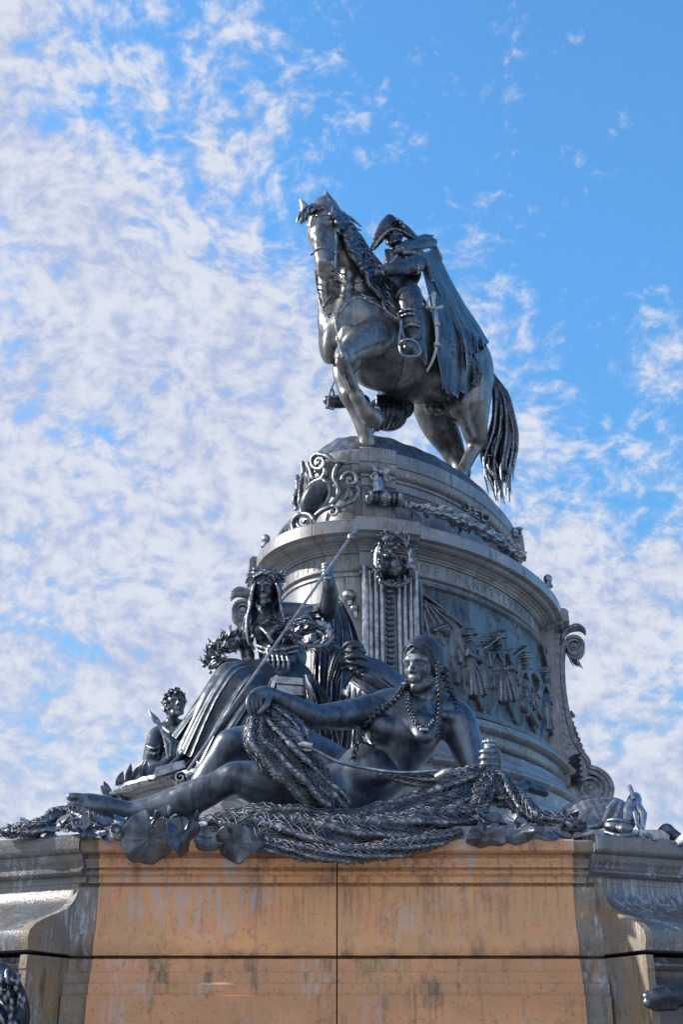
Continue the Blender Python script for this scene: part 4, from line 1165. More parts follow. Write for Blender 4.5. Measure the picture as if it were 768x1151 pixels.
straps('rider_stirrup', [[(452, 360, 14.95, 1.4), (450, 376, 14.8, 1.4), (449, 388, 14.6, 1.4)], [(449, 388, 14.62, 1.6), (453, 383, 14.5, 1.6), (462, 382, 14.5, 1.6), (469, 387, 14.6, 1.6), (472, 398, 14.7, 1.6), (462, 401, 14.65, 2.2), (452, 399, 14.62, 2), (449, 388, 14.62, 1.6)]], M_DARK, rider)
sc = sculpt_px(410, 235, 480, 292, 15.2, 16.4, .012)
# cocked hat: crown and three turned-up brims
sc.pe(444, 256, 15.82, 12, 9, 12, 2)
sc.pc([(418, 281, 15.45, 1.8), (425, 268, 15.48, 5), (433, 256, 15.52, 7.5), (438, 248, 15.56, 6)], 2)
sc.pc([(438, 247, 15.55, 5.5), (440, 253, 15.6, 7), (452, 258, 15.7, 6.5), (462, 265, 15.8, 4.5), (470, 270, 15.9, 1.8)], 2)
sc.pc([(437, 245, 15.6, 3), (441, 246, 15.62, 3), (452, 254, 15.75, 3), (464, 263, 15.85, 2)], 1.5)
sc.pc([(419, 281, 15.42, 1.2), (429, 267, 15.4, 1.6), (440, 258, 15.42, 1.7), (454, 261, 15.55, 1.5), (469, 271, 15.85, 1.2)], 1)
sc.pc([(421, 280, 15.46, 1.6), (431, 266, 15.6, 4), (443, 256, 15.8, 5), (456, 263, 15.8, 4)], 1.5)
for i in range(5): sc.pe(447 + i * 1.6 + (i % 2) * 2, 248 + i * 1.8, 15.5, 2.4, 2.4, 3, .8)
sc.mesh('cocked_hat', M_DARK, rider)
# cape: collar, sweep over the rump and hanging folds
sc = sculpt_px(430, 258, 560, 452, 14.6, 18.6, .0155); sc.guard = (HS, .07, 'min')
pc, pe = sc.pc, sc.pe
A = [(452, 283, 15.55), (470, 283, 15.7), (486, 300, 16.1), (500, 330, 16.5), (516, 362, 16.9), (534, 390, 17.2)]
B = [(486, 268, 16.35), (490, 284, 16.5), (502, 308, 16.9), (519, 337, 17.3), (536, 364, 17.7), (549, 386, 17.9)]
# underside body so that no gap shows
sc.pc([(478, 296, 16.3, 6), (488, 318, 16.7, 6)], 3)
# collar / shoulder cape
pc([(442, 286, 15.5, 3.5), (452, 282, 15.5, 5.5), (466, 277, 15.7, 6), (478, 274, 16.0, 6), (487, 273, 16.3, 5)], 2)
pc([(447, 279, 15.6, 3), (462, 271, 15.8, 3.4), (475, 268, 16.1, 3), (486, 266, 16.4, 2.2)], 1.2)
pc([(470, 268, 16.0, 2), (480, 267, 16.2, 3), (486, 276, 16.3, 4), (494, 292, 16.5, 4)], 2)
pc([(455, 285, 15.4, 3.2), (470, 287, 15.45, 4), (479, 298, 15.6, 4), (484, 315, 15.8, 4)], 2)
pc([(446, 288, 15.38, 2.2), (440, 296, 15.35, 2.5), (432, 301, 15.35, 2)], 1.2)
sc.mesh('cape_collar', M_MID, rider)
C1 = [(470, 289, 15.5), (479, 320, 15.6), (487, 360, 15.75), (492, 400, 15.9), (498, 437, 16.0)]
C2 = [(478, 286, 15.75), (492, 322, 15.95), (504, 362, 16.15), (513, 400, 16.3), (514, 444, 16.35)]
C3 = [(484, 281, 16.05), (503, 320, 16.4), (520, 358, 16.75), (533, 394, 16.9), (532, 437, 16.9)]
C4 = [(487, 272, 16.3), (504, 309, 16.8), (524, 346, 17.25), (540, 376, 17.5), (541, 392, 17.45)]
C5 = [(486, 266, 16.5), (497, 296, 16.95), (519, 336, 17.4), (538, 365, 17.75), (550, 387, 17.95)]
cloth('cape', [C1, C2, C3], M_MID, rider, 4, .14, 3, HS, .05, rag=3, drift=2.0)
cloth('cape', [[(473, 285, 15.5), (488, 316, 15.8), (503, 350, 16.2), (518, 380, 16.45), (523, 398, 16.5)], C3[:3] + [(531, 386, 16.85), (534, 396, 16.9)], C4, C5], M_MID, rider, 5, .13, 8, HS, .09, rag=2.5, drift=2.2)
sc = sculpt_px(518, 392, 552, 446, 15.8, 18.2, .015); sc.guard = (HS, .05, 'min'); pc = sc.pc
for i in range(12): pc([(532 + random.uniform(-5, 5), 402 + random.uniform(0, 8), 16.8, 3), (536 + random.uniform(-5, 5), 418, 16.85, 2.4), (535 + random.uniform(-7, 7), 432, 16.9, 1)], .8)
sc.mesh('cape_tassel', M_DARK, rider, 0)
# sword
mb = MB()
w = spline([P(489, 345, 15.2), P(491, 365, 15.2), P(491, 388, 15.25), P(487, 404, 15.3), P(480, 418, 15.35)], None, 6); u = PX(w[0])
mb.tube(w, [3.2 * u * (1 - .55 * i / (len(w) - 1)) for i in range(len(w))], 8, .5)
mb.tube([P(480, 346, 15.15), P(489, 347, 15.1), P(497, 345, 15.2)], 1.8 * u, 8); mb.ball(P(480, 346, 15.15), 2.4 * u); mb.ball(P(497, 345, 15.2), 2.4 * u)
mb.tube([P(488, 346, 15.15), P(487, 337, 15.15), P(488, 330, 15.2)], [2.2 * u, 2.6 * u, 2.8 * u], 8)
mb.tube(spline([P(488, 331, 15.2), P(482, 334, 15.12), P(481, 345, 15.12)], None, 5), 1 * u, 6)
for e in (.25, .5): q = w[int(e * len(w))]; mb.tube([q + Vector((0, 0, .03)), q - Vector((0, 0, .03))], 3.6 * u, 8)
mb.build('sword', M_LIGHT, rider)
# ------------------------------------------------------------------ reclining statue on the front block
rec = empty('reclining_statue', (-.2, 8.1, ZT), 'nude dark bronze woman with long braids reclining on the front block, one arm outstretched', 'statue')
sc = sculpt_px(68, 700, 585, 950, 7.35, 9.0, .0078)
pc, pe = sc.pc, sc.pe
# near leg along the ledge: hip -> knee -> ankle -> foot
pc([(388, 890, 8.30, 35), (355, 898, 8.12, 27), (325, 893, 8.0, 25), (296, 882, 7.9, 22), (272, 874, 7.84, 17.5)], 7)
pe(262, 871, 7.80, 13.5, 14, 14, 5)
pc([(264, 872, 7.82, 14.5), (246, 883, 7.84, 14.5), (224, 893, 7.88, 17), (204, 901, 7.9, 17.5), (184, 906, 7.9, 14.5), (164, 910, 7.9, 11.5), (146, 912, 7.9, 9.5)], 5)
pc([(256, 868, 7.80, 5), (232, 881, 7.81, 5), (200, 893, 7.84, 4)], 8)
pc([(292, 868, 7.78, 6), (318, 880, 7.84, 8), (345, 888, 7.92, 8)], 7)
pe(140, 913, 7.88, 8, 8, 9, 4); pe(143, 918, 7.95, 9, 7, 9, 4)
pc([(143, 912, 7.88, 9.5), (122, 908, 7.82, 10.5), (104, 907, 7.78, 11), (94, 907, 7.76, 10)], 5)
pc([(120, 902, 7.80, 6), (104, 900, 7.78, 6.5), (94, 898, 7.76, 5.5)], 4)
# toes: big toe on top, four below
pc([(97, 898, 7.74, 5.6), (88, 896, 7.73, 5), (79, 895.5, 7.72, 4.8)], .8)
for i, (y, x) in enumerate(((904.5, 76), (910.5, 76.5), (915.5, 78.5), (919.5, 82))):
    pc([(97, y - 1, 7.73, 4.3), (87, y - 1.5, 7.70, 3.2), (x, y, 7.70, 3.2)], .4)
# far leg: knee raised behind
pc([(372, 868, 8.55, 30), (330, 846, 8.45, 27), (292, 838, 8.35, 21), (264, 835, 8.28, 16)], 8)
pe(258, 834, 8.22, 14, 13, 14, 5)
pc([(258, 836, 8.24, 15), (245, 856, 8.24, 13.5), (233, 876, 8.25, 15), (222, 896, 8.28, 12), (212, 915, 8.3, 9)], 6)
pc([(212, 912, 8.28, 9), (196, 922, 8.22, 8), (180, 926, 8.15, 6)], 4)
# pelvis, belly, waist
pe(398, 890, 8.38, 38, 30, 42, 10)
pe(415, 872, 8.32, 40, 24, 40, 12, rot=12)
pe(408, 862, 8.16, 30, 17, 22, 12, rot=20)
pc([(412, 872, 8.36, 33), (432, 856, 8.36, 31), (447, 835, 8.34, 32), (456, 818, 8.34, 35)], 10)
pe(425, 872, 8.10, 24, 12, 14, 10, rot=14)
# rib cage, back, shoulders
pe(455, 818, 8.36, 42, 36, 34, 14)
pe(463, 806, 8.36, 44, 24, 30, 14)
pc([(424, 800, 8.30, 17), (445, 798, 8.38, 20), (480, 800, 8.42, 22), (512, 808, 8.42, 19)], 12)
pc([(470, 806, 8.18, 6), (448, 800, 8.15, 4), (428, 798, 8.16, 4)], 4)
pc([(476, 805, 8.20, 5), (498, 804, 8.22, 4), (514, 808, 8.28, 5)], 4)
pe(430, 819, 8.13, 15, 14, 13, 10)
pe(474, 820, 8.13, 20, 16, 15, 12, rot=-6); pe(476, 828, 8.06, 12, 10, 11, 9)
pc([(451, 846, 8.07, 1.4), (440, 862, 8.02, 1.4), (428, 874, 7.97, 1.3)], 6, True)
pe(419, 877, 7.96, 1.8, 1.8, 4, 2, True)
# outstretched arm (to the picture's left)
pe(416, 798, 8.24, 18, 15, 18, 8)
pc([(420, 799, 8.25, 17), (398, 802, 8.15, 15.5), (375, 805, 8.02, 14), (354, 806, 7.9, 11.5)], 6)
pc([(356, 806, 7.9, 12), (342, 802, 7.84, 13.5), (326, 793, 7.76, 11), (312, 785, 7.7, 7.5), (305, 782, 7.66, 7)], 5)
# hand: palm and five fingers holding the net
pc([(305, 781, 7.66, 7.2), (296, 780, 7.62, 8.4), (288, 782, 7.58, 7.6)], 3)
for i in range(4):
    bx, by, bY = 280 + i * 4.6, 783 - i * .9, 7.545 + .018 * i
    pc([(bx + 7, by - 3, bY + .01, 3.4), (bx + 1, by - .5, bY - .02, 2.9), (bx - 1.8 + i * .3, by + 8 + i, bY - .04, 2.5), (bx + .5, by + 16 + i * .6, bY - .03, 2.2), (bx + 3, by + 21, bY - .01, 1.8)], .35)
pc([(302, 784, 7.6, 4.2), (300, 791, 7.54, 3.8), (295, 797, 7.52, 3.1), (291, 801, 7.52, 2.6)], 1.2)
# supporting arm (right)
pe(512, 812, 8.38, 20, 19, 20, 10)
pc([(514, 812, 8.38, 19), (521, 828, 8.34, 17.5), (527, 848, 8.28, 15), (533, 868, 8.2, 12), (540, 880, 8.12, 11)], 6)
pc([(540, 881, 8.12, 12), (553, 886, 8.0, 11), (560, 878, 7.9, 8.5), (558, 868, 7.84, 7.2)], 5)
pc([(558, 868, 7.84, 7.4), (555, 860, 7.8, 8), (552, 850, 7.78, 8)], 3)
for i in range(4):
    y = 844 + i * 7.2
    pc([(560, y + 1, 7.82, 3.6), (553, y, 7.72, 3.9), (545, y + .6, 7.70, 3.7), (540, y + 1.4, 7.75, 3.2), (542, y + 2, 7.80, 2.6)], .6)
pc([(558, 861, 7.78, 4), (561, 850, 7.76, 3.8), (556, 842, 7.74, 3.6), (549, 840, 7.74, 3)], .8)
# neck and head
pc([(478, 802, 8.34, 17), (477, 790, 8.3, 12.5), (477, 776, 8.26, 12), (478, 764, 8.26, 13)], 7)
pc([(486, 778, 8.2, 3), (476, 798, 8.17, 3), (472, 804, 8.15, 3)], 3)
hc = P(474.5, 748.5, 8.20); Hh = 64 * PX(hc)
Lw, Rw = head(sc, hc, Hh, (-.52, -.83, -.16), (.05, -.05, 1), female=True)
body = sc.mesh('body', M_SKIN, rec, 1); WS = sc
# hair cap with centre parting
sc = sculpt_px(440, 700, 520, 800, 7.8, 8.7, .0062)
rr = Vector(Rw[0]); ff = Vector(Rw[1]); uu = Vector(Rw[2])
LL = lambda x, y, z: hc + (rr * x + ff * y + uu * z) * Hh
sc.ell(LL(0, -.07, .145), (.335 * Hh, .415 * Hh, .385 * Hh), Rw, 0)
sc.ell(LL(0, .52, -.19), (.25 * Hh, .33 * Hh, .45 * Hh), Rw, .02 * Hh, True)
rg = random.Random(2)
for s in (-1, 1):
    for i in range(17):
        a = i / 16
        y0 = .34 - .80 * a
        top = LL(s * .012, y0, .145 + .39 * math.sqrt(max(0.02, 1 - ((y0 + .07) / .42) ** 2)))
        pts = [top]
        for j in range(1, 7):
            e = j / 6; th = e * 1.75
            yy = y0 * (1 - e * .55) - .04 * e
            q_ = math.sqrt(max(.05, 1 - ((yy + .07) / .43) ** 2)); xx = s * .34 * q_ ** .7 * math.sin(min(th, PI / 2)); zz = .145 + .39 * math.cos(th) * q_
            pass
            pts.append(LL(xx, yy, zz - .12 * max(0, e - .6)))
        sc.chain(spline(pts, None, 2), .017 * Hh, .02 * Hh)
sc.chain([LL(0, .38, .30), LL(0, .30, .50), LL(0, .05, .585), LL(0, -.3, .50)], .012 * Hh, .01 * Hh, True)
for s in (-1, 1):
    for i in range(5):
        sc.chain(spline([LL(s * .015, .335 - .03 * i, .34 + .025 * i), LL(s * (.12 + .01 * i), .305 - .035 * i, .27 + .03 * i), LL(s * (.215 + .012 * i), .215 - .04 * i, .14 + .03 * i), LL(s * (.275 + .01 * i), .115 - .03 * i, -.02 + .02 * i), LL(s * .30, .04 - .01 * i, -.20)], None, 3), .026 * Hh, .012 * Hh)
sc.ell(LL(0, -.32, -.05), (.26 * Hh, .22 * Hh, .3 * Hh), Rw, .05 * Hh)
hair = sc.mesh('hair', M_HAIR, rec, 0); HSc = sc
def braid(name, pts, r, par, mat=M_HAIR, on=None, off=.01, dens=6):
    w0 = [tuple(v) for v in spline([np.array(p, float) for p in pts], None, dens)]
    if on is not None:
        o2 = []
        for q in w0:
            h = on.hit(q[0], q[1]); o2.append((q[0], q[1], (h - off) if h is not None and abs(h - q[2]) < .35 else q[2]))
        w0 = o2
    w = [P(*q) for q in w0]; mb = MB(); L = 0; u = PX(w[0]); seg = []
    # resample evenly
    d = [0]
    for i in range(1, len(w)): d.append(d[-1] + (w[i] - w[i - 1]).length)
    step = r * u * 1.0; n = max(3, int(d[-1] / step))
    for i in range(n + 1):
        x = d[-1] * i / n; j = max(0, min(len(d) - 2, int(np.searchsorted(d, x)) - 1)); t = (x - d[j]) / max(1e-9, d[j + 1] - d[j]); seg.append(w[j].lerp(w[j + 1], t))
    for i in range(n):
        c = seg[i]; t = (seg[i + 1] - seg[i]).normalized(); vd = Vector((0, -1, -.2)).normalized(); sd = t.cross(vd).normalized()
        e = i / n; rr_ = r * u * (1 - .25 * e); s = 1 if i % 2 else -1
        ax = (t * .8 + sd * s * .75).normalized(); b_ = vd; c_ = ax.cross(b_).normalized()
        M3 = Matrix((ax, b_, c_)).transposed()
        mb.ball(c + sd * s * rr_ * .34, (rr_ * 1.5, rr_ * .8, rr_ * .62), M3, 10, 6)
    return mb.build(name, mat, par, sharp=None)
braid('braid', [(457, 766, 8.06), (450, 780, 8.12), (438, 792, 8.08), (424, 800, 8.05), (412, 814, 8.05), (404, 832, 8.06), (399, 846, 8.08), (396, 856, 8.1)], 3.4, hair, on=WS, off=.012)
braid('braid', [(501, 752, 8.22), (503, 768, 8.28), (509, 782, 8.25), (516, 796, 8.22)], 3.5, hair, on=WS, off=.012)
braid('braid', [(493, 745, 8.05), (494, 770, 8.02), (495, 795, 8.05), (493, 815, 8.05), (492, 832, 8.0)], 2.5, hair, on=None)
braid('plaited_necklace', [(457, 770, 8.02), (459, 786, 8.02), (463, 802, 8.06), (470, 814, 8.04), (477, 819, 8.02), (484, 815, 8.04), (490, 806, 8.06), (494, 794, 8.05), (494, 772, 8.03)], 2.7, rec, on=WS, off=.02)
mb = MB(); q = WS.hit(477, 821) or 8.05
for i in range(4): mb.ball(P(474 + i * 2, 820, q - .03), 2.4 * PX(P(477, 820, 8)))
mb.build('pendant', M_DARK, rec)
# rolled staff in the right fist
mb = MB(); a, b = P(551, 878, 7.78), P(550, 836, 7.76); u = PX(a)
mb.tube([a, b], [7 * u, 6.5 * u], 12)
for i in range(12):
    t = i / 11 * 2 * PI; mb.ball(b + Vector((math.cos(t) * 6 * u, math.sin(t) * 6 * u, .01)), 2.6 * u)
mb.ball(b + Vector((0, 0, .012)), 5 * u)
mb.build('staff_end', M_DARK, rec)

# ------------------------------------------------------------------ fishing net
net = empty('fishing_net', (.2, 7.6, ZT), 'knotted bronze fishing net heaped over the reclining statue and along the ledge', 'fishing net')
def net_roll(name, pts, twist, seed, lump=.34, nu=16, on=None, off=.02, flat=.75, cord=.62, cell=7.0, strands=5, mat=M_NET):
    """a bunched rope of netting: twisted dark bundles under a lattice of crossing cords"""
    rg = random.Random(seed)
    w0 = [tuple(v) for v in spline([np.array(p, float) for p in pts], None, 8)]
    if on is not None:
        o2 = []
        for q in w0:
            h = on.hit(q[0], q[1]) if q[1] > 815 or q[0] > 330 else None; Y = q[2] if h is None else min(q[2], h - off - q[3] * .0045)
            o2.append((q[0], q[1], Y, q[3]))
        # soften jumps in depth
        Ys = [q[2] for q in o2]
        for _ in range(4): Ys = [min(Ys[i], (Ys[max(i - 1, 0)] + Ys[i] + Ys[min(i + 1, len(Ys) - 1)]) / 3 + .0) for i in range(len(Ys))]
        w0 = [(q[0], q[1], y, q[3]) for q, y in zip(o2, Ys)]
    c = [P(*q[:3]) for q in w0]; u = PX(c[0]); N = len(c)
    d = [0]
    for i in range(1, N): d.append(d[-1] + (c[i] - c[i - 1]).length)
    def frame(x):
        j = max(0, min(N - 2, int(np.searchsorted(d, x)) - 1)); t = (x - d[j]) / max(1e-9, d[j + 1] - d[j])
        p = c[j].lerp(c[j + 1], t); r = (w0[j][3] * (1 - t) + w0[j + 1][3] * t) * u
        T = (c[j + 1] - c[j]).normalized(); B = Vector((0, -.93, .36)); B = (B - T * B.dot(T)).normalized(); return p, T, B, T.cross(B), r
    phs = [rg.uniform(0, 6.28) for _ in range(6)]
    def surf(x, a, lift=0):
        p, T, B, Sd, r = frame(x); x_ = x / (10 * u)
        k = 1 + lump * (.55 * math.cos(strands * (a - twist * x_) + phs[0]) + .3 * math.sin(x_ * 1.3 + a * 2 + phs[1]) + .12 * math.sin(x_ * 2.9 - a + phs[2]))
        e = x / d[-1]; k *= min(1, .55 + 4 * e) * min(1, .55 + 4 * (1 - e))
        R = r * k + lift
        return p + B * math.cos(a) * R * flat + Sd * math.sin(a) * R
    L = d[-1]; nx = max(8, int(L / (2.6 * u))); mbb = MB(); vs = []; fs = []; na = 36
    for i in range(nx + 1):
        for k in range(na): vs.append(surf(L * i / nx, 2 * PI * k / na, -1.2 * u))
    for i in range(nx):
        for k in range(na): fs.append((i * na + k, i * na + (k + 1) % na, (i + 1) * na + (k + 1) % na, (i + 1) * na + k))
    fs.append(tuple(range(na))[::-1]); fs.append(tuple(nx * na + k for k in range(na)))
    mbb.add(vs, fs); roll = mbb.build(name, M_DARK, net, sharp=None)
    mb = MB(); rmean = sum(q[3] for q in w0) / N; circ = 2 * PI * rmean * u; nc = max(5, int(round(circ / (cell * 1.12 * u))))
    for s in (-1, 1):
        for k in range(nc):
            a0 = 2 * PI * k / nc; pts_ = []
            slope = 2 * PI / (circ * 1.35)
            m = max(10, int(L / (2.0 * u)))
            for i in range(m + 1):
                x = L * i / m; a = a0 + s * slope * x + twist * x / (10 * u)
                a += .13 * math.sin(x / (5 * u) + k * 2.2 + phs[3]) + .09 * math.sin(x / (2.7 * u) + k * 5.1)
                pts_.append(surf(x, a, cord * u * (.35 + .22 * s)))
            mb.tube(pts_, cord * u, 4, cap=False)
    return mb.build('net_cords', mat, roll, sharp=None)
net_roll('net_roll', [(-2, 936, 7.5, 7), (40, 930, 7.42, 9), (72, 917, 7.55, 12), (100, 921, 7.45, 9), (124, 930, 7.42, 6)], .25, 1, cell=5.2, cord=.55)
# the hanging part from the hand down to the hip
net_roll('net_roll', [(291, 790, 7.62, 4), (288, 808, 7.56, 8), (290, 835, 7.5, 13), (312, 856, 7.52, 16), (338, 876, 7.55, 17), (366, 898, 7.6, 16), (388, 914, 7.62, 12)], .12, 2, cell=6.5, on=WS)
net_roll('net_roll', [(297, 793, 7.64, 4), (308, 812, 7.56, 10), (328, 836, 7.52, 14), (348, 862, 7.56, 12), (370, 886, 7.6, 12), (392, 906, 7.62, 10)], -.10, 3, cell=8.0, on=WS)
net_roll('net_roll', [(297, 790, 7.66, 3), (312, 800, 7.62, 7), (332, 818, 7.6, 9), (342, 836, 7.62, 10)], .05, 13, cell=9, on=WS)
# along the ledge
net_roll('net_roll', [(215, 926, 7.42, 7), (250, 925, 7.40, 12), (300, 932, 7.36, 16), (350, 937, 7.32, 18), (400, 938, 7.32, 18), (450, 931, 7.34, 17), (500, 922, 7.4, 15), (548, 912, 7.46, 12)], .16, 4, cell=6.6)
net_roll('net_roll', [(250, 915, 7.62, 8), (310, 916, 7.55, 12), (380, 923, 7.52, 12), (440, 918, 7.52, 13), (500, 905, 7.55, 15), (545, 893, 7.6, 13)], -.14, 5, cell=6.2)
net_roll('net_roll', [(262, 944, 7.30, 5), (310, 952, 7.22, 8), (370, 960, 7.18, 9), (430, 956, 7.2, 10), (480, 946, 7.24, 9), (520, 934, 7.3, 7)], .2, 6, cell=5.6)
# from the lap to the fist
net_roll('net_roll', [(398, 914, 7.6, 9), (430, 914, 7.6, 11), (465, 905, 7.6, 13), (500, 890, 7.62, 15), (528, 874, 7.66, 12), (546, 864, 7.7, 8)], .14, 7, cell=6.6)
net_roll('net_roll', [(428, 869, 7.7, 2), (450, 874, 7.68, 6), (485, 877, 7.66, 9), (515, 872, 7.68, 9), (543, 862, 7.7, 6)], .1, 8, cell=6.2, on=WS)
net_roll('net_roll', [(552, 868, 7.66, 8), (547, 884, 7.6, 10), (540, 900, 7.55, 12), (530, 914, 7.5, 10)], .2, 9, cell=6)
net_roll('net_roll', [(556, 866, 7.7, 7), (566, 880, 7.64, 10), (578, 896, 7.58, 11), (596, 912, 7.5, 9), (612, 922, 7.45, 6)], .25, 10, cell=6)
net_roll('net_roll', [(548, 894, 7.62, 8), (580, 900, 7.6, 12), (600, 915, 7.5, 9), (640, 925, 7.42, 7), (660, 928, 7.4, 5)], -.2, 11, cell=6)
# draw cord with toggle
mb = MB(); w = spline([P(337, 838, 7.52), P(352, 842, 7.5), (P(380, 856, 7.55)), P(410, 863, 7.68), P(450, 868, 7.62), P(492, 866, 7.62)], None, 6); u = PX(w[0])
mb.tube(w, 1.9 * u, 8); mb.build('draw_cord', M_DARK, net)
mb = MB(); mb.tube([P(333, 838, 7.5), P(341, 836, 7.48), P(351, 838, 7.48)], [2.5 * u, 3.3 * u, 3.2 * u], 10); mb.tube([P(336, 842, 7.5), P(350, 843, 7.49)], 1.8 * u, 8); mb.build('toggle', M_LIGHT, net)
mb = MB(); mb.tube([P(490, 873, 7.55), P(500, 868, 7.52), P(504, 866, 7.52)], [3 * u, 4 * u, 3 * u], 10); mb.build('net_float', M_LIGHT, net)

# ------------------------------------------------------------------ lily pads and foliage on the ledge
def pad(px, py, Y, r, tilt=(0, 0), seed=0, label='', notch=90, sq=1.0):
    c = P(px, py, Y); u = PX(c); R = r * u * 1.12; vs = []; fs = []; nr, na = 9, 60; rg = random.Random(seed); ph = rg.uniform(0, 6)
    ex = Vector((1, 0, 0)); ez = Vector((0, -.25, .97)); ny = Vector((0, -.97, -.25)); nv_ = 11
    Mt = Matrix.Rotation(math.radians(tilt[0]), 3, 'X') @ Matrix.Rotation(math.radians(tilt[1]), 3, 'Z')
    for side in (0, 1):
        for i in range(nr + 1):
            s = .05 + .95 * i / nr
            for k in range(na):
                a = 2 * PI * k / na; da = abs((a - math.radians(notch) + PI) % (2 * PI) - PI)
                rad = R * s * (1 + .035 * math.sin(3 * a + ph) + .025 * math.sin(8 * a + ph) + .015 * math.sin(17 * a)) * (1 - .85 * max(0, 1 - da / .26) * s)
                vein = max(0, 1 - abs(((a * nv_ / (2 * PI)) % 1) - .5) * 9) * (1 - .5 * s)
                h = R * (-.10 * math.exp(-s * s * 14) + (.30 * s * s * math.sin(2 * a + ph) + .13 * s ** 3 * math.sin(5 * a + 2 * ph)) - .10 * s * s + .055 * vein) - side * R * .045 * (1.15 - s)
                vs.append(c + Mt @ (ex * math.cos(a) * rad + ez * math.sin(a) * rad * sq + ny * h))
    m = (nr + 1) * na
    for i in range(nr):
        for k in range(na):
            k2 = (k + 1) % na; q = (i * na + k, i * na + k2, (i + 1) * na + k2, (i + 1) * na + k); fs.append(q); fs.append(tuple(m + j for j in q[::-1]))
    for k in range(na): fs.append((nr * na + k, nr * na + (k + 1) % na, m + nr * na + (k + 1) % na, m + nr * na + k))
    fs.append(tuple(range(na))[::-1]); fs.append(tuple(m + k for k in range(na)))
    o = mk('lily_pad', vs, fs, M_PAD, None, True, None)
    return tag(o, label, 'lily pad', 'bronze lily pads along the ledge')
pad(168, 943, 7.16, 27, (10, 8), 1, 'largest bronze lily pad at the left, hanging below the statue foot', 80)
pad(206, 940, 7.14, 20, (-5, 50), 2, 'folded narrow bronze lily pad just right of the largest one', 100)
pad(188, 926, 7.3, 17, (20, -20), 3, 'bronze lily pad tucked behind the largest pad', 60)
pad(234, 946, 7.16, 15, (-25, 5), 4, 'flat low bronze lily pad between two big hanging pads', 60, .55)
pad(262, 948, 7.12, 20, (8, -20), 5, 'round bronze lily pad hanging over the ledge under the thigh', 95)
pad(286, 945, 7.16, 14, (0, 25), 6, 'small cupped bronze lily pad beside the left end of the long net', 85, .8)
pad(545, 941, 7.2, 21, (15, 5), 7, 'bronze lily pad at the right end of the long net', 80, .62)
pad(580, 935, 7.25, 20, (-20, -15), 8, 'wavy bronze lily pad hanging right of the net under the fist', 70, .55)
pad(565, 925, 7.36, 22, (-30, 20), 9, 'broad flat bronze lily pad below the fist', 70, .45)
pad(610, 937, 7.28, 18, (-20, 8), 10, 'thin bronze lily pad near the right corner pier', 70, .4)
def bud(px, py, Y, r, lab, cat='flower bud'):
    c = P(px, py, Y); u = PX(c); R = r * u; mb = MB(); mb.ball(c, (R * .75, R * .75, R * .8), None, 12, 8)
    for k in range(11):
        a = k * 2 * PI / 11; d = Vector((math.cos(a) * .9, -.45, math.sin(a) * .9)); mb.leaf(c - d * R * .3 + Vector((0, -R * .3, 0)), d, Vector((0, -1, .2)), R * 1.15, R * .75, .7)
    o = mb.build('lily_bud', M_MID); return tag(o, lab, cat, 'bronze lily buds')
bud(133, 934, 7.2, 14, 'open bronze lily bud below the statue ankle'); bud(87, 925, 7.3, 9, 'small bronze lily bud under the statue toes')
def leaf_heap(name, spots, lab, cat, seed, mat=M_MID):
    rg = random.Random(seed); mb = MB()
    for (x0, y0, x1, y1, Y, n, L) in spots:
        for i in range(n):
            t = rg.random(); c = P(x0 + (x1 - x0) * t + rg.uniform(-3, 3), y0 + (y1 - y0) * t + rg.uniform(-3, 3), Y + rg.uniform(-.05, .05)); u = PX(c)
            d = Vector((rg.uniform(-1, 1), rg.uniform(-.8, .1), rg.uniform(-.45, .5)))
            mb.leaf(c, d, Vector((rg.uniform(-.3, .3), -.7, .6)), L * u * rg.uniform(.7, 1.3), L * .55 * u, rg.uniform(-.3, .5))
    return tag(mb.build(name, M_PAD), lab, cat)
leaf_heap('reed_leaves', [(-4, 936, 60, 934, 7.5, 26, 18), (60, 930, 130, 938, 7.3, 26, 16), (120, 928, 230, 926, 7.35, 26, 16)], 'heap of thin bronze water leaves along the left ledge', 'foliage', 3)
leaf_heap('reed_leaves', [(520, 925, 660, 932, 7.42, 46, 20), (600, 915, 650, 925, 7.7, 16, 20), (700, 946, 770, 950, 7.6, 16, 18)], 'heap of thin bronze water leaves along the right ledge', 'foliage', 4)
# dark bronze base slab under everything on the ledge
mb = MB(); mb.box((-.03, 8.35, ZT + .045), (2.8, 1.95, .09)); mb.box((-1.75, 8.5, ZT + .075), (1.6, 1.1, .07), Matrix.Rotation(math.radians(-25), 3, 'Z')); mb.box((1.70, 8.45, ZT + .085), (1.5, 1.0, .09), Matrix.Rotation(math.radians(25), 3, 'Z'))
mb.build('bronze_base', M_CONS, rec, False, None)
# ------------------------------------------------------------------ seated woman of the middle group
am = empty('seated_statue', (-.9, 12.6, 2.45), 'robed bronze woman seated on the platform, crowned head, raised hand gripping a long spear', 'statue')
sc = sculpt_px(190, 625, 415, 880, 11.2, 13.8, .0125)
pc, pe, dr = sc.pc, sc.pe, sc.drape
# torso
pe(318, 738, 12.75, 27, 26, 26, 6); pe(312, 715, 12.7, 25, 22, 22, 10); pc([(284, 697, 12.75, 10), (304, 692, 12.85, 13), (330, 692, 12.85, 12), (345, 693, 12.8, 11)], 8)
pe(294, 710, 12.46, 10, 9, 8, 7); pe(312, 711, 12.46, 11, 9, 8, 7)
pe(317, 742, 12.5, 20, 20, 14, 8)
# neck and head
pc([(303, 694, 12.75, 9), (301, 684, 12.68, 7), (299, 672, 12.62, 8)], 4)
hc = P(298.5, 664, 12.58); La, Ra = head(sc, hc, 43 * PX(hc), (-.16, -.97, -.05), (-.03, -.05, 1), female=True)
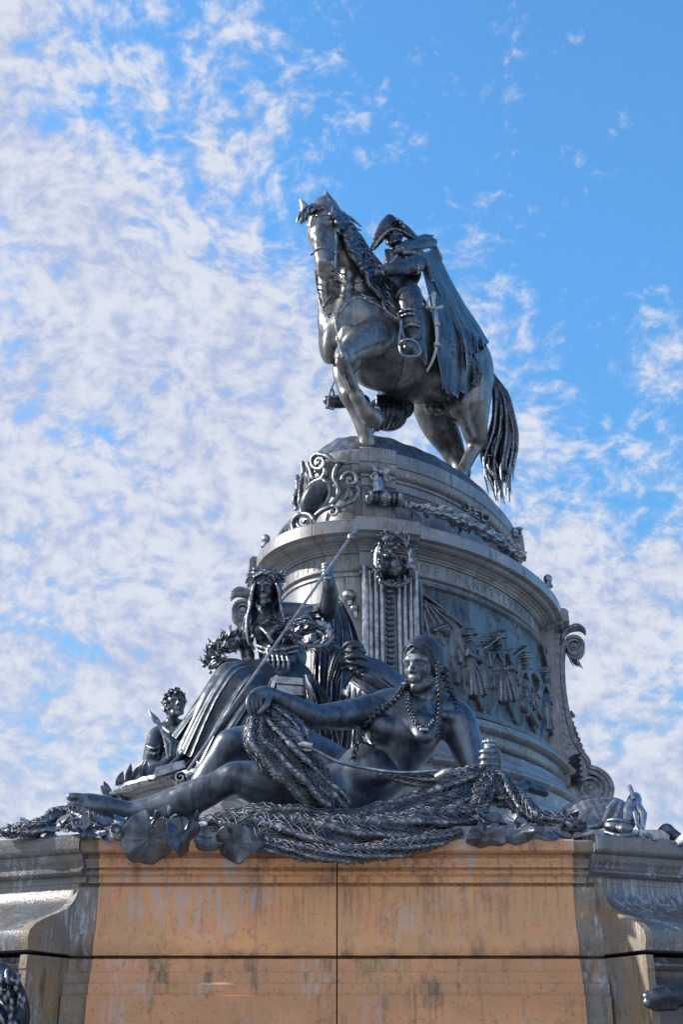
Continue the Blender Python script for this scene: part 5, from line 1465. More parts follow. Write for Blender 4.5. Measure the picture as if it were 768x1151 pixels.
# raised arm with the spear hand
pc([(345, 692, 12.8, 12), (356, 690, 12.55, 10.5), (368, 686, 12.3, 9.5)], 4)
pc([(369, 687, 12.28, 10), (371, 673, 12.2, 9.5), (370.5, 660, 12.12, 7), (369.5, 650, 12.08, 5.4)], 3)
pe(368.5, 640, 12.05, 6.5, 8, 6, 2)
for i in range(4): pc([(374, 634.5 + i * 3.6, 12.05, 1.9), (369, 633.5 + i * 3.7, 11.96, 2.1), (363.5, 634.5 + i * 3.7, 11.97, 1.9), (362.5, 636 + i * 3.6, 12.05, 1.6)], .5)
pc([(372, 647, 12.0, 2.4), (368, 650, 11.93, 2.2), (363, 649, 11.95, 1.8)], .8)
# other arm resting on the lap behind
pc([(284, 699, 12.8, 9), (276, 720, 12.85, 8), (280, 742, 12.7, 6.5)], 4)
# lap: thighs to the knees, shins to the feet, all under the robe
pc([(322, 762, 12.75, 24), (290, 762, 12.35, 20), (258, 760, 12.0, 15)], 6)
pc([(258, 762, 12.0, 16), (240, 790, 11.95, 16), (224, 822, 11.9, 14), (210, 848, 11.85, 12)], 6)
pc([(330, 768, 12.6, 24), (306, 782, 12.1, 20), (292, 795, 11.9, 18), (278, 830, 11.85, 20), (262, 862, 11.8, 22)], 8)
pc([(250, 772, 12.0, 12), (240, 800, 12.0, 16), (250, 840, 12.0, 24)], 6)
pc([(206, 850, 11.75, 5), (197, 858, 11.65, 4.5), (192, 862, 11.6, 3)], 2); pc([(216, 858, 11.7, 5), (208, 864, 11.6, 4), (203, 867, 11.55, 3)], 2)
for i in range(5): pc([(300 + i * 5, 728 + i, 12.35, 1.4), (302 + i * 5.5, 742, 12.25, 1.6), (300 + i * 6, 756, 12.25, 1.4)], 2)
pc([(290, 726, 12.4, 2.4), (310, 731, 12.3, 2.6), (334, 726, 12.4, 2.4)], 1.2); pc([(289, 731, 12.4, 1.6), (310, 736, 12.3, 1.8), (336, 731, 12.4, 1.6)], 1)
pc([(288, 700, 12.5, 2), (300, 712, 12.3, 2.2), (306, 722, 12.3, 2)], 1); pc([(322, 698, 12.5, 2), (312, 706, 12.35, 2.2), (303, 712, 12.3, 2)], 1); pe(303, 713, 12.3, 3, 3, 3, 1)
amb = sc.mesh('robed_body', M_MID, am, 1); AS = sc
cloth('robe', [[(306, 746, 12.3), (262, 745, 11.8), (240, 768, 11.65), (222, 800, 11.6), (203, 842, 11.6)], [(314, 756, 12.2), (282, 760, 11.65), (260, 786, 11.5), (240, 820, 11.45), (222, 856, 11.45)],
    [(326, 768, 12.1), (302, 780, 11.6), (286, 806, 11.5), (268, 838, 11.45), (250, 868, 11.45)], [(352, 772, 12.3), (334, 795, 11.75), (324, 825, 11.65), (314, 850, 11.6), (302, 876, 11.6)]], M_MID, amb, 8, .12, 5, AS, .03, grow=.7, rag=1.5)
cloth('robe_hem', [[(258, 745, 11.95), (238, 763, 11.9), (222, 785, 11.9), (206, 808, 11.9), (193, 826, 11.9)], [(254, 752, 11.85), (240, 778, 11.8), (232, 798, 11.8), (224, 820, 11.8), (216, 846, 11.8)]], M_MID, amb, 3, .07, 2, grow=.8)
# cloak: across the shoulders, over the raised arm and down to the right
cloth('cloak', [[(362, 684, 12.75), (358, 705, 12.6), (353, 740, 12.35), (350, 790, 12.2), (346, 830, 12.1)], [(373, 672, 12.95), (378, 700, 12.7), (378, 740, 12.5), (376, 790, 12.2), (372, 830, 12.1)],
    [(380, 668, 13.0), (396, 698, 12.85), (407, 732, 12.7), (412, 765, 12.6), (414, 800, 12.5)]], M_MID, amb, 7, .13, 4, grow=.4)
cloth('shoulder_cloak', [[(303, 697, 12.62), (325, 689, 12.45), (338, 684, 12.4), (348, 681, 12.4), (356, 680, 12.45)], [(308, 706, 12.5), (328, 703, 12.35), (338, 700, 12.3), (350, 697, 12.3), (360, 695, 12.4)], [(318, 718, 12.6), (334, 716, 12.5), (344, 714, 12.45), (354, 711, 12.4), (364, 706, 12.5)]], M_MID, amb, 4, .08, 6, AS, .03, grow=.2)
# hair and crown of leaves
sc = sculpt_px(262, 628, 345, 745, 12.0, 13.2, .0115)
hu = 43 * PX(hc); R3 = [Vector(a) for a in Ra]; LA = lambda x, y, z: hc + (R3[0] * x + R3[1] * y + R3[2] * z) * hu
sc.ell(LA(0, -.08, .18), (.36 * hu, .42 * hu, .38 * hu), Ra, 0); sc.ell(LA(0, .42, -.16), (.24 * hu, .34 * hu, .44 * hu), Ra, .03 * hu, True)
rg = random.Random(3)
for s in (-1, 1):
    for i in range(8):
        f_ = rg.uniform(-1.6, 1.6); Yh = 12.55 - .02 * i
        sc.pc([(298.5 + s * (9 + i * .5), 652 + i * .6, Yh, 1.5), (298.5 + s * (11.5 + i * .5), 664, Yh, 1.8), (298.5 + s * (12 + i * .8) + f_, 678, Yh + .03, 1.8), (298.5 + s * (11 + i * 1.3) - f_, 692 + i, Yh, 1.8), (298.5 + s * (15 + i * .9) + f_, 704 + 2 * i, Yh, 1.5), (298.5 + s * 17 - f_, 712 + 2 * i, Yh, .7)], .5)
for s in (-1, 1):
    for i in range(7): sc.chain([LA(0, .36 - i * .1, .38 + .02 * i), LA(s * .22, .30 - i * .1, .30), LA(s * .35, .12 - i * .08, .06), LA(s * .36, .0, -.2)], .05 * hu, .015 * hu)
sc.mesh('long_hair', M_DARK, amb, 0)
mb = MB()
wr = [LA(.40 * math.sin(a), .37 * math.cos(a) - .04, .36 + .06 * math.cos(a)) for a in np.linspace(-PI, PI, 22)]
leafy(mb, wr, .05 * hu, 60, .22 * hu, .11 * hu, .2, 6); mb.tube(wr, .035 * hu, 6)
leafy(mb, [LA(.28 * math.sin(a), .28 * math.cos(a) - .04, .46) for a in np.linspace(-PI, PI, 16)], .04 * hu, 40, .2 * hu, .1 * hu, .2, 16)
mb.build('leaf_crown', M_DARK, amb)
# spear
mb = MB(); a, b = P(211, 866, 11.05), P(405, 588, 12.0); d = (b - a); u = PX(a)
mb.tube([a, a + d * .955], [1.9 * u, 1.8 * u], 10); t1 = a + d * .925
mb.tube([t1, t1 + d * .008, t1 + d * .016, t1 + d * .022], [2.6 * u, 4.4 * u, 4.4 * u, 2.6 * u], 10)
mb.tube([a + d * .955, a + d * .965, a + d * .985, a + d * 1.0], [2.4 * u, 3.6 * u, 2.2 * u, .3 * u], 8, .5)
tag(mb.build('spear', M_PAD), 'long slender bronze spear held upright across the seated woman', 'spear')

# ------------------------------------------------------------------ short fluted pillar with moulded cap beside her
mb = MB(); c0 = P(326, 806, 11.7); top = P(326, 768, 11.7).z; h = top - 2.45; u = PX(c0); M3 = Matrix.Rotation(.25, 3, 'Z')
pil = empty('fluted_pillar', (c0.x, c0.y, 2.45), 'short bronze fluted pillar with moulded cap beside the seated woman', 'pillar')
mb.box((c0.x, c0.y, top - .03), (46 * u, 46 * u, .07), M3); mb.box((c0.x, c0.y, top - .10), (40 * u, 40 * u, .06), M3); mb.box((c0.x, c0.y, top - .15), (44 * u, 44 * u, .035), M3)
mb.build('cap', M_MID, pil, False, None)
mb = MB(); mb.tube([(c0.x, c0.y, 2.45), (c0.x, c0.y, top - .16)], [17 * u, 15 * u], 20)
for i in range(20):
    a = 2 * PI * i / 20; mb.tube([(c0.x + 17 * u * math.cos(a), c0.y + 17 * u * math.sin(a), 2.47), (c0.x + 15.5 * u * math.cos(a), c0.y + 15.5 * u * math.sin(a), top - .17)], 2 * u, 6)
mb.build('shaft', M_DARK, pil)
cloth('hanging_drape', [[(304, 762, 11.6), (296, 790, 11.5), (288, 830, 11.5)], [(312, 758, 11.5), (306, 785, 11.4), (302, 830, 11.4)]], M_MID, pil, 2, .07, 3, grow=.3)
cloth('hanging_drape', [[(340, 758, 11.5), (346, 790, 11.4), (348, 855, 11.4)], [(350, 760, 11.5), (362, 792, 11.45), (368, 855, 11.45)], [(356, 764, 11.8), (376, 795, 11.7), (390, 855, 11.6)]], M_MID, pil, 5, .11, 9, grow=.4)
cloth('hanging_drape', [[(300, 790, 11.9), (300, 830, 11.8), (298, 872, 11.8)], [(340, 790, 11.9), (342, 830, 11.8), (345, 872, 11.8)]], M_MID, pil, 5, .10, 12, grow=.3)

# ------------------------------------------------------------------ kneeling figure seen from behind, offering a wreath
kn = empty('kneeling_statue', (.3, 12.0, 2.45), 'bronze figure in knotted head cloth seen from behind, reaching out a wreath', 'statue')
sc = sculpt_px(345, 695, 480, 880, 11.0, 12.7, .0115)
pc, pe, dr = sc.pc, sc.pe, sc.drape
pe(425, 772, 11.85, 33, 27, 28, 6, rot=-25); pe(410, 790, 11.8, 28, 34, 28, 8); pe(442, 800, 11.95, 30, 40, 28, 8)
pc([(420, 757, 11.9, 16), (408, 752, 11.8, 12), (400, 745, 11.75, 10)], 6)
hc2 = P(396, 737, 11.72); head(sc, hc2, 36 * PX(hc2), (-.75, .5, .35), (-.1, -.3, 1), eyes=False)
pc([(412, 764, 11.75, 12), (398, 752, 11.95, 9), (386, 741, 11.9, 7.5), (374, 729, 11.8, 6), (366, 722, 11.72, 4.8)], 4)
pe(361, 719, 11.68, 5.5, 4.5, 5, 2)
for i in range(4): pc([(360 - i * .5, 715 + i * 2.6, 11.66, 2.2), (354, 713 + i * 3, 11.6, 1.9), (349, 714 + i * 3.4, 11.6, 1.6), (348, 717 + i * 3, 11.66, 1.3)], .5)
pc([(364, 716, 11.62, 2.2), (360, 711, 11.58, 1.9), (356, 709, 11.6, 1.5)], .6)
kb = sc.mesh('body', M_MID, kn, 1); KS = sc
sc = sculpt_px(365, 705, 480, 880, 10.8, 12.7, .0115); sc.guard = (KS, .03, 'min')
rg = random.Random(4)
for i in range(10):      # wound head cloth
    e = (i - 4.5) / 4.9; hw = 15 * math.sqrt(max(.05, 1 - e * e)); y = 738 + e * 15; til = 4 * (1 - abs(e))
    sl_ = 5 * math.sin(i * 1.7); dd_ = .03 * (i % 2); rr_ = 1.6 + .9 * ((i * 7) % 3) / 2
    sc.pc([(397 - hw, y + til * .6 + sl_ * .5, 11.62, rr_), (397 - hw * .4, y - til * .5 + sl_ * .2, 11.46 - dd_, rr_ + .3), (397 + hw * .4, y - til * .3 - sl_ * .3, 11.46 - dd_, rr_ + .2), (397 + hw, y + til - sl_ * .5, 11.62, rr_)], .5)
sc.pc([(386, 728, 11.5, 2.4), (392, 723, 11.42, 2.8), (400, 724, 11.42, 2.6), (405, 731, 11.5, 2)], 1)
for i in range(7): sc.pc([(408 + i, 758 + i, 11.4, 2), (420 + i * 3, 762 + i * 3.2, 11.36, 1.6), (432 + i * 3.2, 770 + i * 4, 11.4, .8)], .6)
kg = sc.mesh('head_cloth', M_HAIR, kb, 0)
cloth('garment', [[(392, 766, 11.6), (388, 790, 11.5), (384, 830, 11.45), (376, 872, 11.4)], [(412, 780, 11.4), (412, 800, 11.35), (410, 835, 11.3), (410, 872, 11.3)], [(440, 802, 11.5), (446, 825, 11.45), (450, 850, 11.4), (456, 874, 11.4)]], M_MID, kb, 7, .11, 5, KS, .02, grow=.7)
cloth('shawl', [[(402, 752, 11.75), (422, 757, 11.75), (448, 776, 11.8), (466, 804, 11.9)], [(398, 760, 11.55), (414, 768, 11.5), (438, 788, 11.5), (456, 816, 11.6)], [(396, 766, 11.6), (406, 778, 11.5), (426, 800, 11.5), (444, 826, 11.55)]], M_MID, kb, 4, .06, 7, KS, .03, grow=.4)
cloth('sleeve_drape', [[(377, 728, 11.7), (371, 742, 11.7), (368, 764, 11.7)], [(390, 742, 11.75), (386, 752, 11.7), (380, 768, 11.7)]], M_MID, kb, 3, .05, 4)
# wreath
mb = MB(); w = [P(350 + 21 * math.cos(a), 713 - 13 * math.sin(a) + 3 * math.cos(a), 11.62 + .12 * math.sin(a)) for a in np.linspace(0, 2 * PI, 26)]; u = PX(w[0])
mb.tube(w, 2.2 * u, 6); leafy(mb, w, 3 * u, 80, 9 * u, 4.5 * u, .3, 8)
for i in range(16): mb.ball(w[i] + Vector((random.uniform(-1, 1), random.uniform(-1, 0), random.uniform(-1, 1))) * 3 * u, 1.7 * u)
tag(mb.build('laurel_wreath', M_DARK), 'bronze laurel wreath held up by the kneeling figure', 'wreath')

# ------------------------------------------------------------------ young man behind the robe at far left
yo = empty('youth_statue', (-2.2, 12.6, 2.4), 'bronze curly haired young man in buttoned coat at the far left', 'statue')
sc = sculpt_px(140, 765, 240, 885, 12.0, 13.6, .0115)
pc, pe = sc.pc, sc.pe
hc3 = P(196.5, 792, 12.75); Ly, Ry = head(sc, hc3, 35 * PX(hc3), (.35, -.92, .18), (-.12, -.1, 1))
pc([(194, 806, 12.85, 6.5), (193, 818, 12.9, 8)], 4)
pe(202, 842, 12.9, 23, 27, 20, 6); pc([(178, 826, 12.85, 9), (196, 820, 12.95, 10), (216, 822, 13.0, 9)], 6)
pc([(177, 827, 12.8, 10), (172, 846, 12.65, 9.5), (169, 862, 12.5, 9)], 4); pc([(170, 862, 12.5, 9), (176, 866, 12.35, 8.5), (163, 874, 12.25, 8), (155, 880, 12.2, 6.5)], 3)
pc([(200, 846, 12.6, 8), (190, 856, 12.4, 7), (176, 868, 12.3, 7), (160, 876, 12.22, 6)], 3)
pc([(185, 818, 12.7, 3.5), (192, 824, 12.62, 4), (200, 820, 12.65, 3.5)], 1.5); pc([(187, 826, 12.65, 2.4), (188, 842, 12.6, 2.4), (192, 856, 12.55, 2.2)], 1.5)
for i in range(4): pe(185 + i * .6, 832 + i * 7, 12.58, 1.6, 1.6, 2, .4)
for i in range(5): pc([(165 + i, 838 + i * 6, 12.55, 1.2), (173 + i, 841 + i * 6, 12.48, 1.3), (180, 838 + i * 6, 12.55, 1)], 1.2)
for i in range(4): pc([(158 + i * 3, 876 + i, 12.15, 2.2), (153 + i * 3, 881 + i, 12.1, 1.9), (155 + i * 3, 885, 12.1, 1.5)], .5)
yb = sc.mesh('body', M_MID, yo, 1)
sc = sculpt_px(170, 765, 225, 815, 12.3, 13.2, .0105); rg = random.Random(6)
hu = 35 * PX(hc3); R3 = [Vector(a) for a in Ry]; LY = lambda x, y, z: hc3 + (R3[0] * x + R3[1] * y + R3[2] * z) * hu
sc.ell(LY(0, -.1, .16), (.33 * hu, .40 * hu, .38 * hu), Ry, 0)
for i in range(70):
    a = rg.uniform(0, 2 * PI); z = rg.uniform(-.15, .55); q = math.sqrt(max(0, 1 - ((z - .16) / .42) ** 2)); x = .35 * q * math.sin(a); y = -.08 + .42 * q * math.cos(a)
    if y > .16 and z < .30: continue
    c = LY(x, y, z); sc.pc([proj(c) + (c.y, 2.2)] * 1 + [tuple(np.array(proj(c)) + np.array([rg.uniform(-2.5, 2.5), rg.uniform(-2, 2.5)])) + (c.y - .02, 1.6)], .5)
sc.mesh('curly_hair', M_DARK, yb, 0)
mb = MB(); a, b = P(190, 860, 12.35), P(184, 826, 12.35); c = P(167, 798, 12.35); u = PX(a)
mb.tube([a, P(187, 838, 12.3), b, P(178, 812, 12.32)], 1.9 * u, 8); mb.tube([P(180, 814, 12.32), P(176, 810, 12.32), P(172, 805, 12.33), c], [2.2 * u, 4.6 * u, 3.6 * u, .5 * u], 8, .6)
mb.tube([P(183, 822, 12.3), P(194, 834, 12.3), P(193, 850, 12.3)], [3 * u, 5 * u, 3 * u], 8, .6)
tag(mb.build('spade', M_DARK), 'short pointed bronze tool held by the young man', 'tool')
# open books and scrolls at his hands, lying on the platform edge
mb = MB()
for (x, y, Y, w_, h_, r_) in ((178, 873, 12.0, .34, .03, .5), (150, 886, 12.2, .3, .02, .9), (190, 868, 11.6, .3, .05, .2)):
    c = P(x, y, Y); mb.box(c, (w_, .28, h_), Matrix.Rotation(r_, 3, 'Z') @ Matrix.Rotation(-.35, 3, 'Y')); mb.box(c + Vector((0, 0, h_ * .9)), (w_ * .92, .25, h_ * .6), Matrix.Rotation(r_, 3, 'Z') @ Matrix.Rotation(-.30, 3, 'Y'))
tag(mb.build('book_pile', M_DARK, None, False, None), 'dark bronze books lying on the left platform edge', 'books')
mb = MB(); c = P(205, 876, 11.3); u = PX(c)
w = volute_pts(c, (1, 0, 0), (0, .2, 1), 7 * u, 1.5, 0); mb.ribbon(w, Vector((.2, .97, -.2)).normalized(), 16 * u, 1.6 * u)
mb.tube([P(198, 880, 11.25), P(222, 866, 11.5)], 2 * u, 6)
tag(mb.build('paper_scroll', M_MID), 'small curled bronze scroll on the platform by the robed feet', 'scroll')
# cornucopia / urn with leaves behind her lap
urn = empty('foliage_urn', (-1.5, 12.9, 3.3), 'bronze urn overflowing with leaves and fruit behind the robed lap', 'urn')
mb = MB(); c = P(258, 770, 12.9); u = PX(c); up = Vector((0, 0, 1))
mb.tube([c + up * u * q for q in (-20, -4, 8, 18, 24, 27)], [9 * u, 13 * u, 14.5 * u, 12.5 * u, 13 * u, 15.5 * u], 20); mb.build('vessel', M_MID, urn)
mb = MB(); rg = random.Random(9)
w = [P(x, y, Y) for x, y, Y in ((236, 752, 12.8), (238, 740, 12.75), (244, 730, 12.7), (254, 722, 12.65), (266, 718, 12.7), (276, 722, 12.8))]
leafy(mb, w, 7 * u, 130, 12 * u, 7 * u, .4, 12)
for i in range(22): q = rg.choice(w); mb.ball(q + Vector((rg.uniform(-1, 1), rg.uniform(-1, .3), rg.uniform(-1, 1))) * 7 * u, rg.uniform(2, 3.6) * u)
mb.build('leaves_and_fruit', M_DARK, urn)

# ------------------------------------------------------------------ scroll consoles against the drum
def ext_poly(mb, pts, Y, side, width):
    side = Vector(side).normalized(); n = len(pts); vs = []
    for s in (-.5, .5):
        for x, y in pts: vs.append(P(x, y, Y) + side * width * s)
    fs = [tuple(range(n))[::-1], tuple(range(n, 2 * n))] + [(i, (i + 1) % n, n + (i + 1) % n, n + i) for i in range(n)]
    mb.add(vs, fs)
def make_console(par, F, Y, side, W_, body=True):
    u = PX(P(*F(640, 800), Y)); mats = M_MID; sd = Vector(side).normalized()
    mb = MB()
    if body:
        ext_poly(mb, [F(*p) for p in ((622, 712), (637, 716), (635, 740), (637, 770), (641, 800), (647, 826), (655, 843), (664, 856), (667, 862), (676, 866), (686, 875), (691, 888), (688, 899), (628, 899), (626, 870), (622, 850), (619, 800), (618, 750))], Y, sd, W_ * .8)
    path = [F(*p) for p in ((640, 722), (636, 735), (636.5, 770), (641, 802), (648, 830), (658, 848), (664, 856), (666, 863), (676, 867), (686, 875), (691, 887), (689, 898))]
    w = spline([P(x, y, Y) for x, y in path], None, 5)
    if body: mb.ribbon(w, sd, W_, 4.5 * u)
    mb.build('console_body', M_CONS, par)
    ex = Vector((1, 0, 0)); ez = Vector((0, -.3, .95)).normalized()
    for (cx, cy, r, st, sg) in ((649, 729, 11.5, PI * .75, 1),) + (((667, 887, 16, PI * .5, 1),) if body else ()):
        mb = MB(); c = P(*F(cx, cy), Y)
        v = volute_pts(c, ex * F.s, ez, r * u, 2.3, st, -sg, 22)
        mb.ribbon(v, sd, W_ * 1.02, [3.6 * u * (1 - .6 * i / len(v)) for i in range(len(v))])
        mb.tube([c - sd * W_ * .55, c + sd * W_ * .55], 2.6 * u, 12)
        mb.tube([c - sd * W_ * .42, c + sd * W_ * .42], r * .8 * u, 20)
        mb.build('console_volute', M_CONS, par, sharp=40)
    mb = MB(); rg = random.Random(11)
    for i in range(9):
        e = i / 8; z_ = (rg.uniform(-1, 1)) * W_ * .5
        pts = [P(*F(*q), Y) + sd * z_ for q in ((634, 728), (636, 714 - 2 * e), (644 + 2 * e, 705 + 3 * e), (653 + 3 * e, 702 + 6 * e), (661 + e, 707 + 6 * e))]
        mb.tube(spline(pts, None, 4), [3.2 * u * (1 - .75 * j / 16) for j in range(17)], 8)
    for i in range(6): mb.leaf(P(*F(643 + i * 2, 739 + i * .5), Y), Vector((F.s * .1, rg.uniform(-.3, .3), -1)), Vector((F.s, 0, 0)), 11 * u, 5 * u, .4)
    if body:
        for i in range(9): mb.ball(P(*F(643 + i * 2.4, 808 + i * 5.6 + i * i * .1), Y), (3.2 * u, 9 * u, 3.6 * u))
        for i in range(6): mb.leaf(P(*F(640, 858 + i * 4), Y - .1), Vector((F.s * .9, -.4, .5 - .15 * i)), Vector((0, -1, 0)), 20 * u, 8 * u, .4)
        mb.tube([P(*F(641, 803), Y), P(*F(645, 801), Y), P(*F(649, 806), Y)], [3 * u, 3 * u, 2 * u], 8)
    mb.build('console_leaves', M_CONS, par)
class FR:
    s = 1
    def __call__(f, x, y): return (x - 3, y)
class FL:
    s = -1
    def __call__(f, x, y): return (920 - x + 1, y - 39)
pr = ring(TR, .0, 4.5); nr = rnorm(TR); tr = Vector((0, 0, 1)).cross(nr)
c1 = empty('scroll_console', (pr.x, pr.y, 3.0), 'tall dark bronze scroll bracket on the right edge of the drum', 'bracket')
make_console(c1, FR(), pr.y + .15, tr, .34)
pl = ring(TL, .0, 4.5); nl = rnorm(TL); tl = Vector((0, 0, 1)).cross(nl)
c2 = empty('scroll_console', (pl.x, pl.y, 4.8), 'dark bronze scroll bracket on the left of the drum behind the seated woman', 'bracket')
make_console(c2, FL(), pl.y - .2, tl, .34, body=False)
# small dark knobs on the wall near the raised arm
for cx, cy, r in ((393, 671, 8), (399, 685, 5)):
    mb = MB(); p = PN(cx, cy, -.40, .05); u = PX(p); mb.ball(p, r * u, None, 14, 10); mb.tube([p, p + Vector((.02, -.02, -.14))], [r * .6 * u, r * .3 * u], 8); mb.build('wall_boss', M_DARK, drum)

# ------------------------------------------------------------------ coat-of-arms cartouche on the attic, upper left
car = empty('shield_cartouche', tuple(PD(355, 575, -.6)[0]), 'bronze scrolled cartouche with a bulging blank shield on the upper left tier', 'cartouche')
YD = lambda x, y, d, o=0: PD(x, y, d)[0].y - o
sc = sculpt_px(305, 505, 418, 625, 14.4, 19.0, .0165)
def q(pts, k=1, off=.05, d=-.62, sub=False, dens=4):
    pp = [tuple(v) for v in spline([np.array(p, float) for p in pts], None, dens)]
    sc.pc([(x, y, YD(x, y, d, off), r) for x, y, r in pp], k, sub, sm=False)
Ysh = YD(356, 560, -.55, .12)
sc.pe(353, 561, Ysh, 13, 22, 8, 1, rot=-28)
q([(339, 578, 2.2), (341, 560, 2.2), (349, 545, 2.2), (361, 539, 2.4), (369, 545, 2.4), (370, 558, 2.4), (362, 571, 2.4), (346, 578, 2.4), (339, 578, 2.2)], 1, .16)
def vol(cx, cy, r, turns, st, sg, w=2.2, off=.16, d=-.62):
    n = int(16 * turns); pts = []
    for i in range(n + 1):
        s = i / n; a = st + sg * s * turns * 2 * PI; rr_ = r * (1 - s) + r * .12; x = cx + rr_ * math.cos(a); y = cy - rr_ * math.sin(a); pts.append((x, y, YD(x, y, d, off), w * (1 - .45 * s)))
    sc.pc(pts, .5, sm=False); sc.pe(cx, cy, YD(cx, cy, d, off), w * .9, w * .9, w, .4)
vol(359, 520, 9, 1.6, PI / 2, 1, 2.8); q([(359, 511, 3), (368, 513, 3), (376, 519, 2.6), (388, 519, 2)], 1, .16)
q([(384, 521, 2.6), (378, 527, 3), (376, 538, 3), (381, 550, 3), (377, 563, 3), (366, 571, 2.6), (352, 576, 2.4)], 1, .14)
vol(394, 539, 8.5, 1.4, PI, -1, 2.4); q([(400, 545, 2.6), (403, 553, 2.6), (397, 563, 2.6), (384, 569, 2.2)], 1, .1)
vol(342, 587, 10, 1.6, 0, 1, 2.6, .2, -.45); q([(352, 587, 2.8), (356, 579, 2.8), (364, 573, 2.8), (374, 570, 2.6), (381, 574, 2.2), (388, 573, 1.6)], 1, .16, -.5)
vol(374, 575, 6, 1.2, PI / 2, -1, 2.0, .2, -.5)
q([(340, 520, 2.6), (341, 532, 3), (338, 548, 2.6), (337, 565, 2.4)], 1, .1); q([(334, 536, 3), (335, 550, 3), (331, 562, 3), (333, 572, 3)], 1, .1); q([(347, 522, 3.5), (350, 530, 3), (352, 538, 2.5)], 1, .12)
q([(366, 528, 3), (366, 534, 4), (360, 540, 3)], 1, .14); q([(392, 550, 2), (390, 558, 3), (386, 562, 1.6)], .8, .1); q([(392, 548, 2), (395, 556, 2.6), (393, 564, 1.4)], .8, .1)
rg = random.Random(13)
for i in range(16): q([(347 + rg.uniform(-4, 4), 532 + i * .3, 2), (346 + rg.uniform(-4, 4), 542, 1.6)], .6, .14)
for i in range(13):   # plume of acanthus spilling over the cornice
    e = i / 12; x1 = 316 + 20 * e; q([(336 - 4 * e, 578 + 3 * e, 2.6), (326 + 4 * e, 588 + 3 * e, 3), (x1 - 1, 602, 2.8), (x1 + rg.uniform(-2, 2), 612 + 5 * math.sin(e * PI), 1.8)], .7, .22 + .05 * math.sin(i * 2.1), -.30)
sc.mesh('cartouche_casting', M_MID, car, 0)

# ------------------------------------------------------------------ bundle of hides, skull and log at the right end of the ledge
sc = sculpt_px(608, 885, 715, 945, 7.6, 8.9, .008)
sc.pe(665, 915, 8.25, 38, 15, 34, 4, rot=6); sc.pe(690, 908, 8.2, 17, 11, 24, 6)
sc.drape([(622, 926, 7.9), (655, 903, 7.9), (690, 899, 7.95)], [(640, 932, 7.8), (670, 928, 7.78), (700, 922, 7.85)], 8, (2.6, 3), 2.2, alt=.9)
sc.pc([(692, 900, 7.86, 2.4), (684, 908, 7.78, 2.4), (678, 922, 7.76, 2.4), (672, 929, 7.8, 2)], .8); sc.pc([(697, 902, 7.86, 2.2), (692, 916, 7.78, 2.2), (684, 928, 7.78, 2)], .8)
tag(sc.mesh('animal_hide', M_LIGHT, None, 1), 'pale folded bronze hide heaped at the right end of the ledge', 'hide')
mb = MB(); u = PX(P(712, 905, 7.9))
mb.tube([P(706, 926, 7.85), P(709, 912, 7.9), P(714, 898, 7.98), P(716, 894, 8.0)], [8 * u, 9 * u, 8 * u, 5 * u], 14); mb.tube([P(713, 898, 7.9), P(709, 885, 7.92), P(707.5, 882, 7.92)], [2.6 * u, 2.4 * u, 2.2 * u], 8); mb.tube([P(718, 905, 7.9), P(723, 915, 7.8), P(722, 932, 7.75)], [4 * u, 5 * u, 3 * u], 10); mb.tube([P(714, 912, 7.8), P(716, 924, 7.76), P(722, 934, 7.74)], 2.4 * u, 8)
tag(mb.build('broken_branch', M_DARK), 'dark bronze forked branch stump at the right end of the ledge', 'branch')
sc = sculpt_px(676, 912, 722, 945, 7.25, 8.1, .006)
sc.pe(690, 928, 7.6, 11, 8.5, 12, 2); sc.pe(703, 931, 7.52, 9, 6.5, 8, 3); sc.pe(696, 927, 7.42, 3.6, 3.4, 20, .5, True); sc.pe(706, 929, 7.40, 3, 3, 20, .5, True); sc.pc([(684, 922, 7.44, 2.2), (694, 921, 7.4, 2.2), (708, 924, 7.4, 2)], 1); sc.pc([(681, 935, 7.48, 2.4), (697, 939, 7.40, 2.4), (713, 937, 7.45, 2)], .8)
tag(sc.mesh('animal_skull', M_PAD, None, 1), 'small pale bronze animal skull lying below the hide', 'skull')
mb = MB(); u = PX(P(660, 938, 7.5)); ext_poly(mb, [(640, 947), (645, 938), (735, 938), (744, 944), (744, 952), (640, 950)], 7.8, (0, 1, 0), .4); tag(mb.build('ledge_slab', M_MID, None, False, None), 'low flat bronze slab on the right wing cornice', 'slab')
sc = sculpt_px(575, 865, 625, 900, 8.2, 9.3, .009)
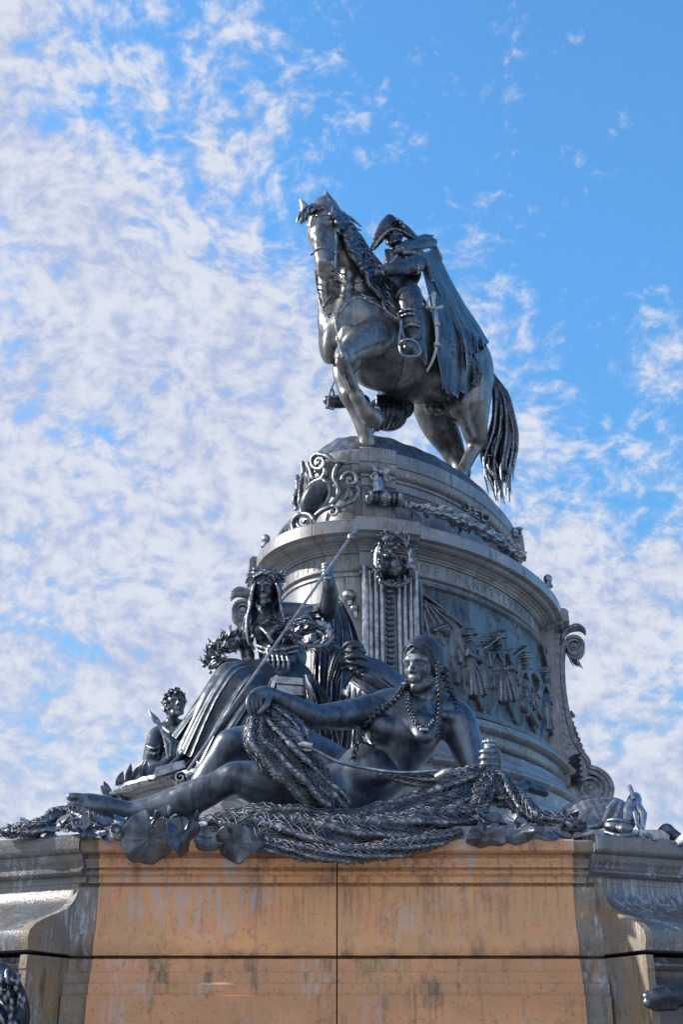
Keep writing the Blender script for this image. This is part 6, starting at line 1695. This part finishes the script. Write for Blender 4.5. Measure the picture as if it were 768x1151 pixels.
sc.pc([(580, 888, 8.6, 7), (590, 884, 8.7, 7), (592, 883, 8.72, 8)], 1); sc.pc([(592, 884, 8.7, 6), (612, 890, 8.8, 6)], 1)
tag(sc.mesh('powder_horn', M_DARK, None, 1), 'dark ribbed bronze horn end behind the fist', 'horn')
def lump(name, pts, Y, lab, cat, vox=.007, k=3, mat=M_DARK):
    xs = [p[0] for p in pts]; ys = [p[1] for p in pts]; rm = max(p[2] for p in pts) + 4
    sc = sculpt_px(min(xs) - rm, min(ys) - rm, max(xs) + rm, max(ys) + rm, Y - .35, Y + .35, vox)
    for i in range(0, len(pts) - 1): sc.pc([(pts[i][0], pts[i][1], Y, pts[i][2]), (pts[i + 1][0], pts[i + 1][1], Y, pts[i + 1][2])], k)
    return tag(sc.mesh(name, mat, None, 1), lab, cat)
lump('turtle_shell', [(742, 938, 6), (750, 934, 8), (758, 940, 7), (768, 946, 7)], 7.9, 'dark rounded bronze shell at the far right of the ledge', 'shell')
# bronze animal limbs that reach in at the bottom corners
lump('animal_paw', [(780, 1118, 13), (752, 1119, 11), (738, 1121, 9), (729, 1126, 6), (736, 1128, 6), (744, 1118, 8), (734, 1117, 6), (727, 1119, 4), (745, 1127, 7), (737, 1131, 5), (756, 1127, 8), (770, 1114, 9)], 6.9, 'rough bronze animal foot reaching in at the lower right corner', 'animal statue', .006, 1.5)
sc = sculpt_px(-30, 1060, 40, 1165, 6.5, 7.4, .009); rg = random.Random(3)
for a_ in ([(-12, 1088, 6.95, 12), (4, 1100, 6.9, 13), (14, 1118, 6.9, 13), (18, 1140, 6.9, 15), (8, 1155, 6.9, 20), (-14, 1150, 6.9, 26)],): sc.pc(a_, 3)
for i in range(34):
    x, y = rg.uniform(-14, 26), rg.uniform(1090, 1150); sc.pc([(x, y, 6.78, 3), (x + rg.uniform(-3, 5), y + 8, 6.74, 2.6), (x + rg.uniform(-5, 7), y + 16, 6.78, 1)], .6)
tag(sc.mesh('animal_haunch', M_DARK, None, 0), 'shaggy dark bronze animal partly seen at the lower left corner', 'animal statue')
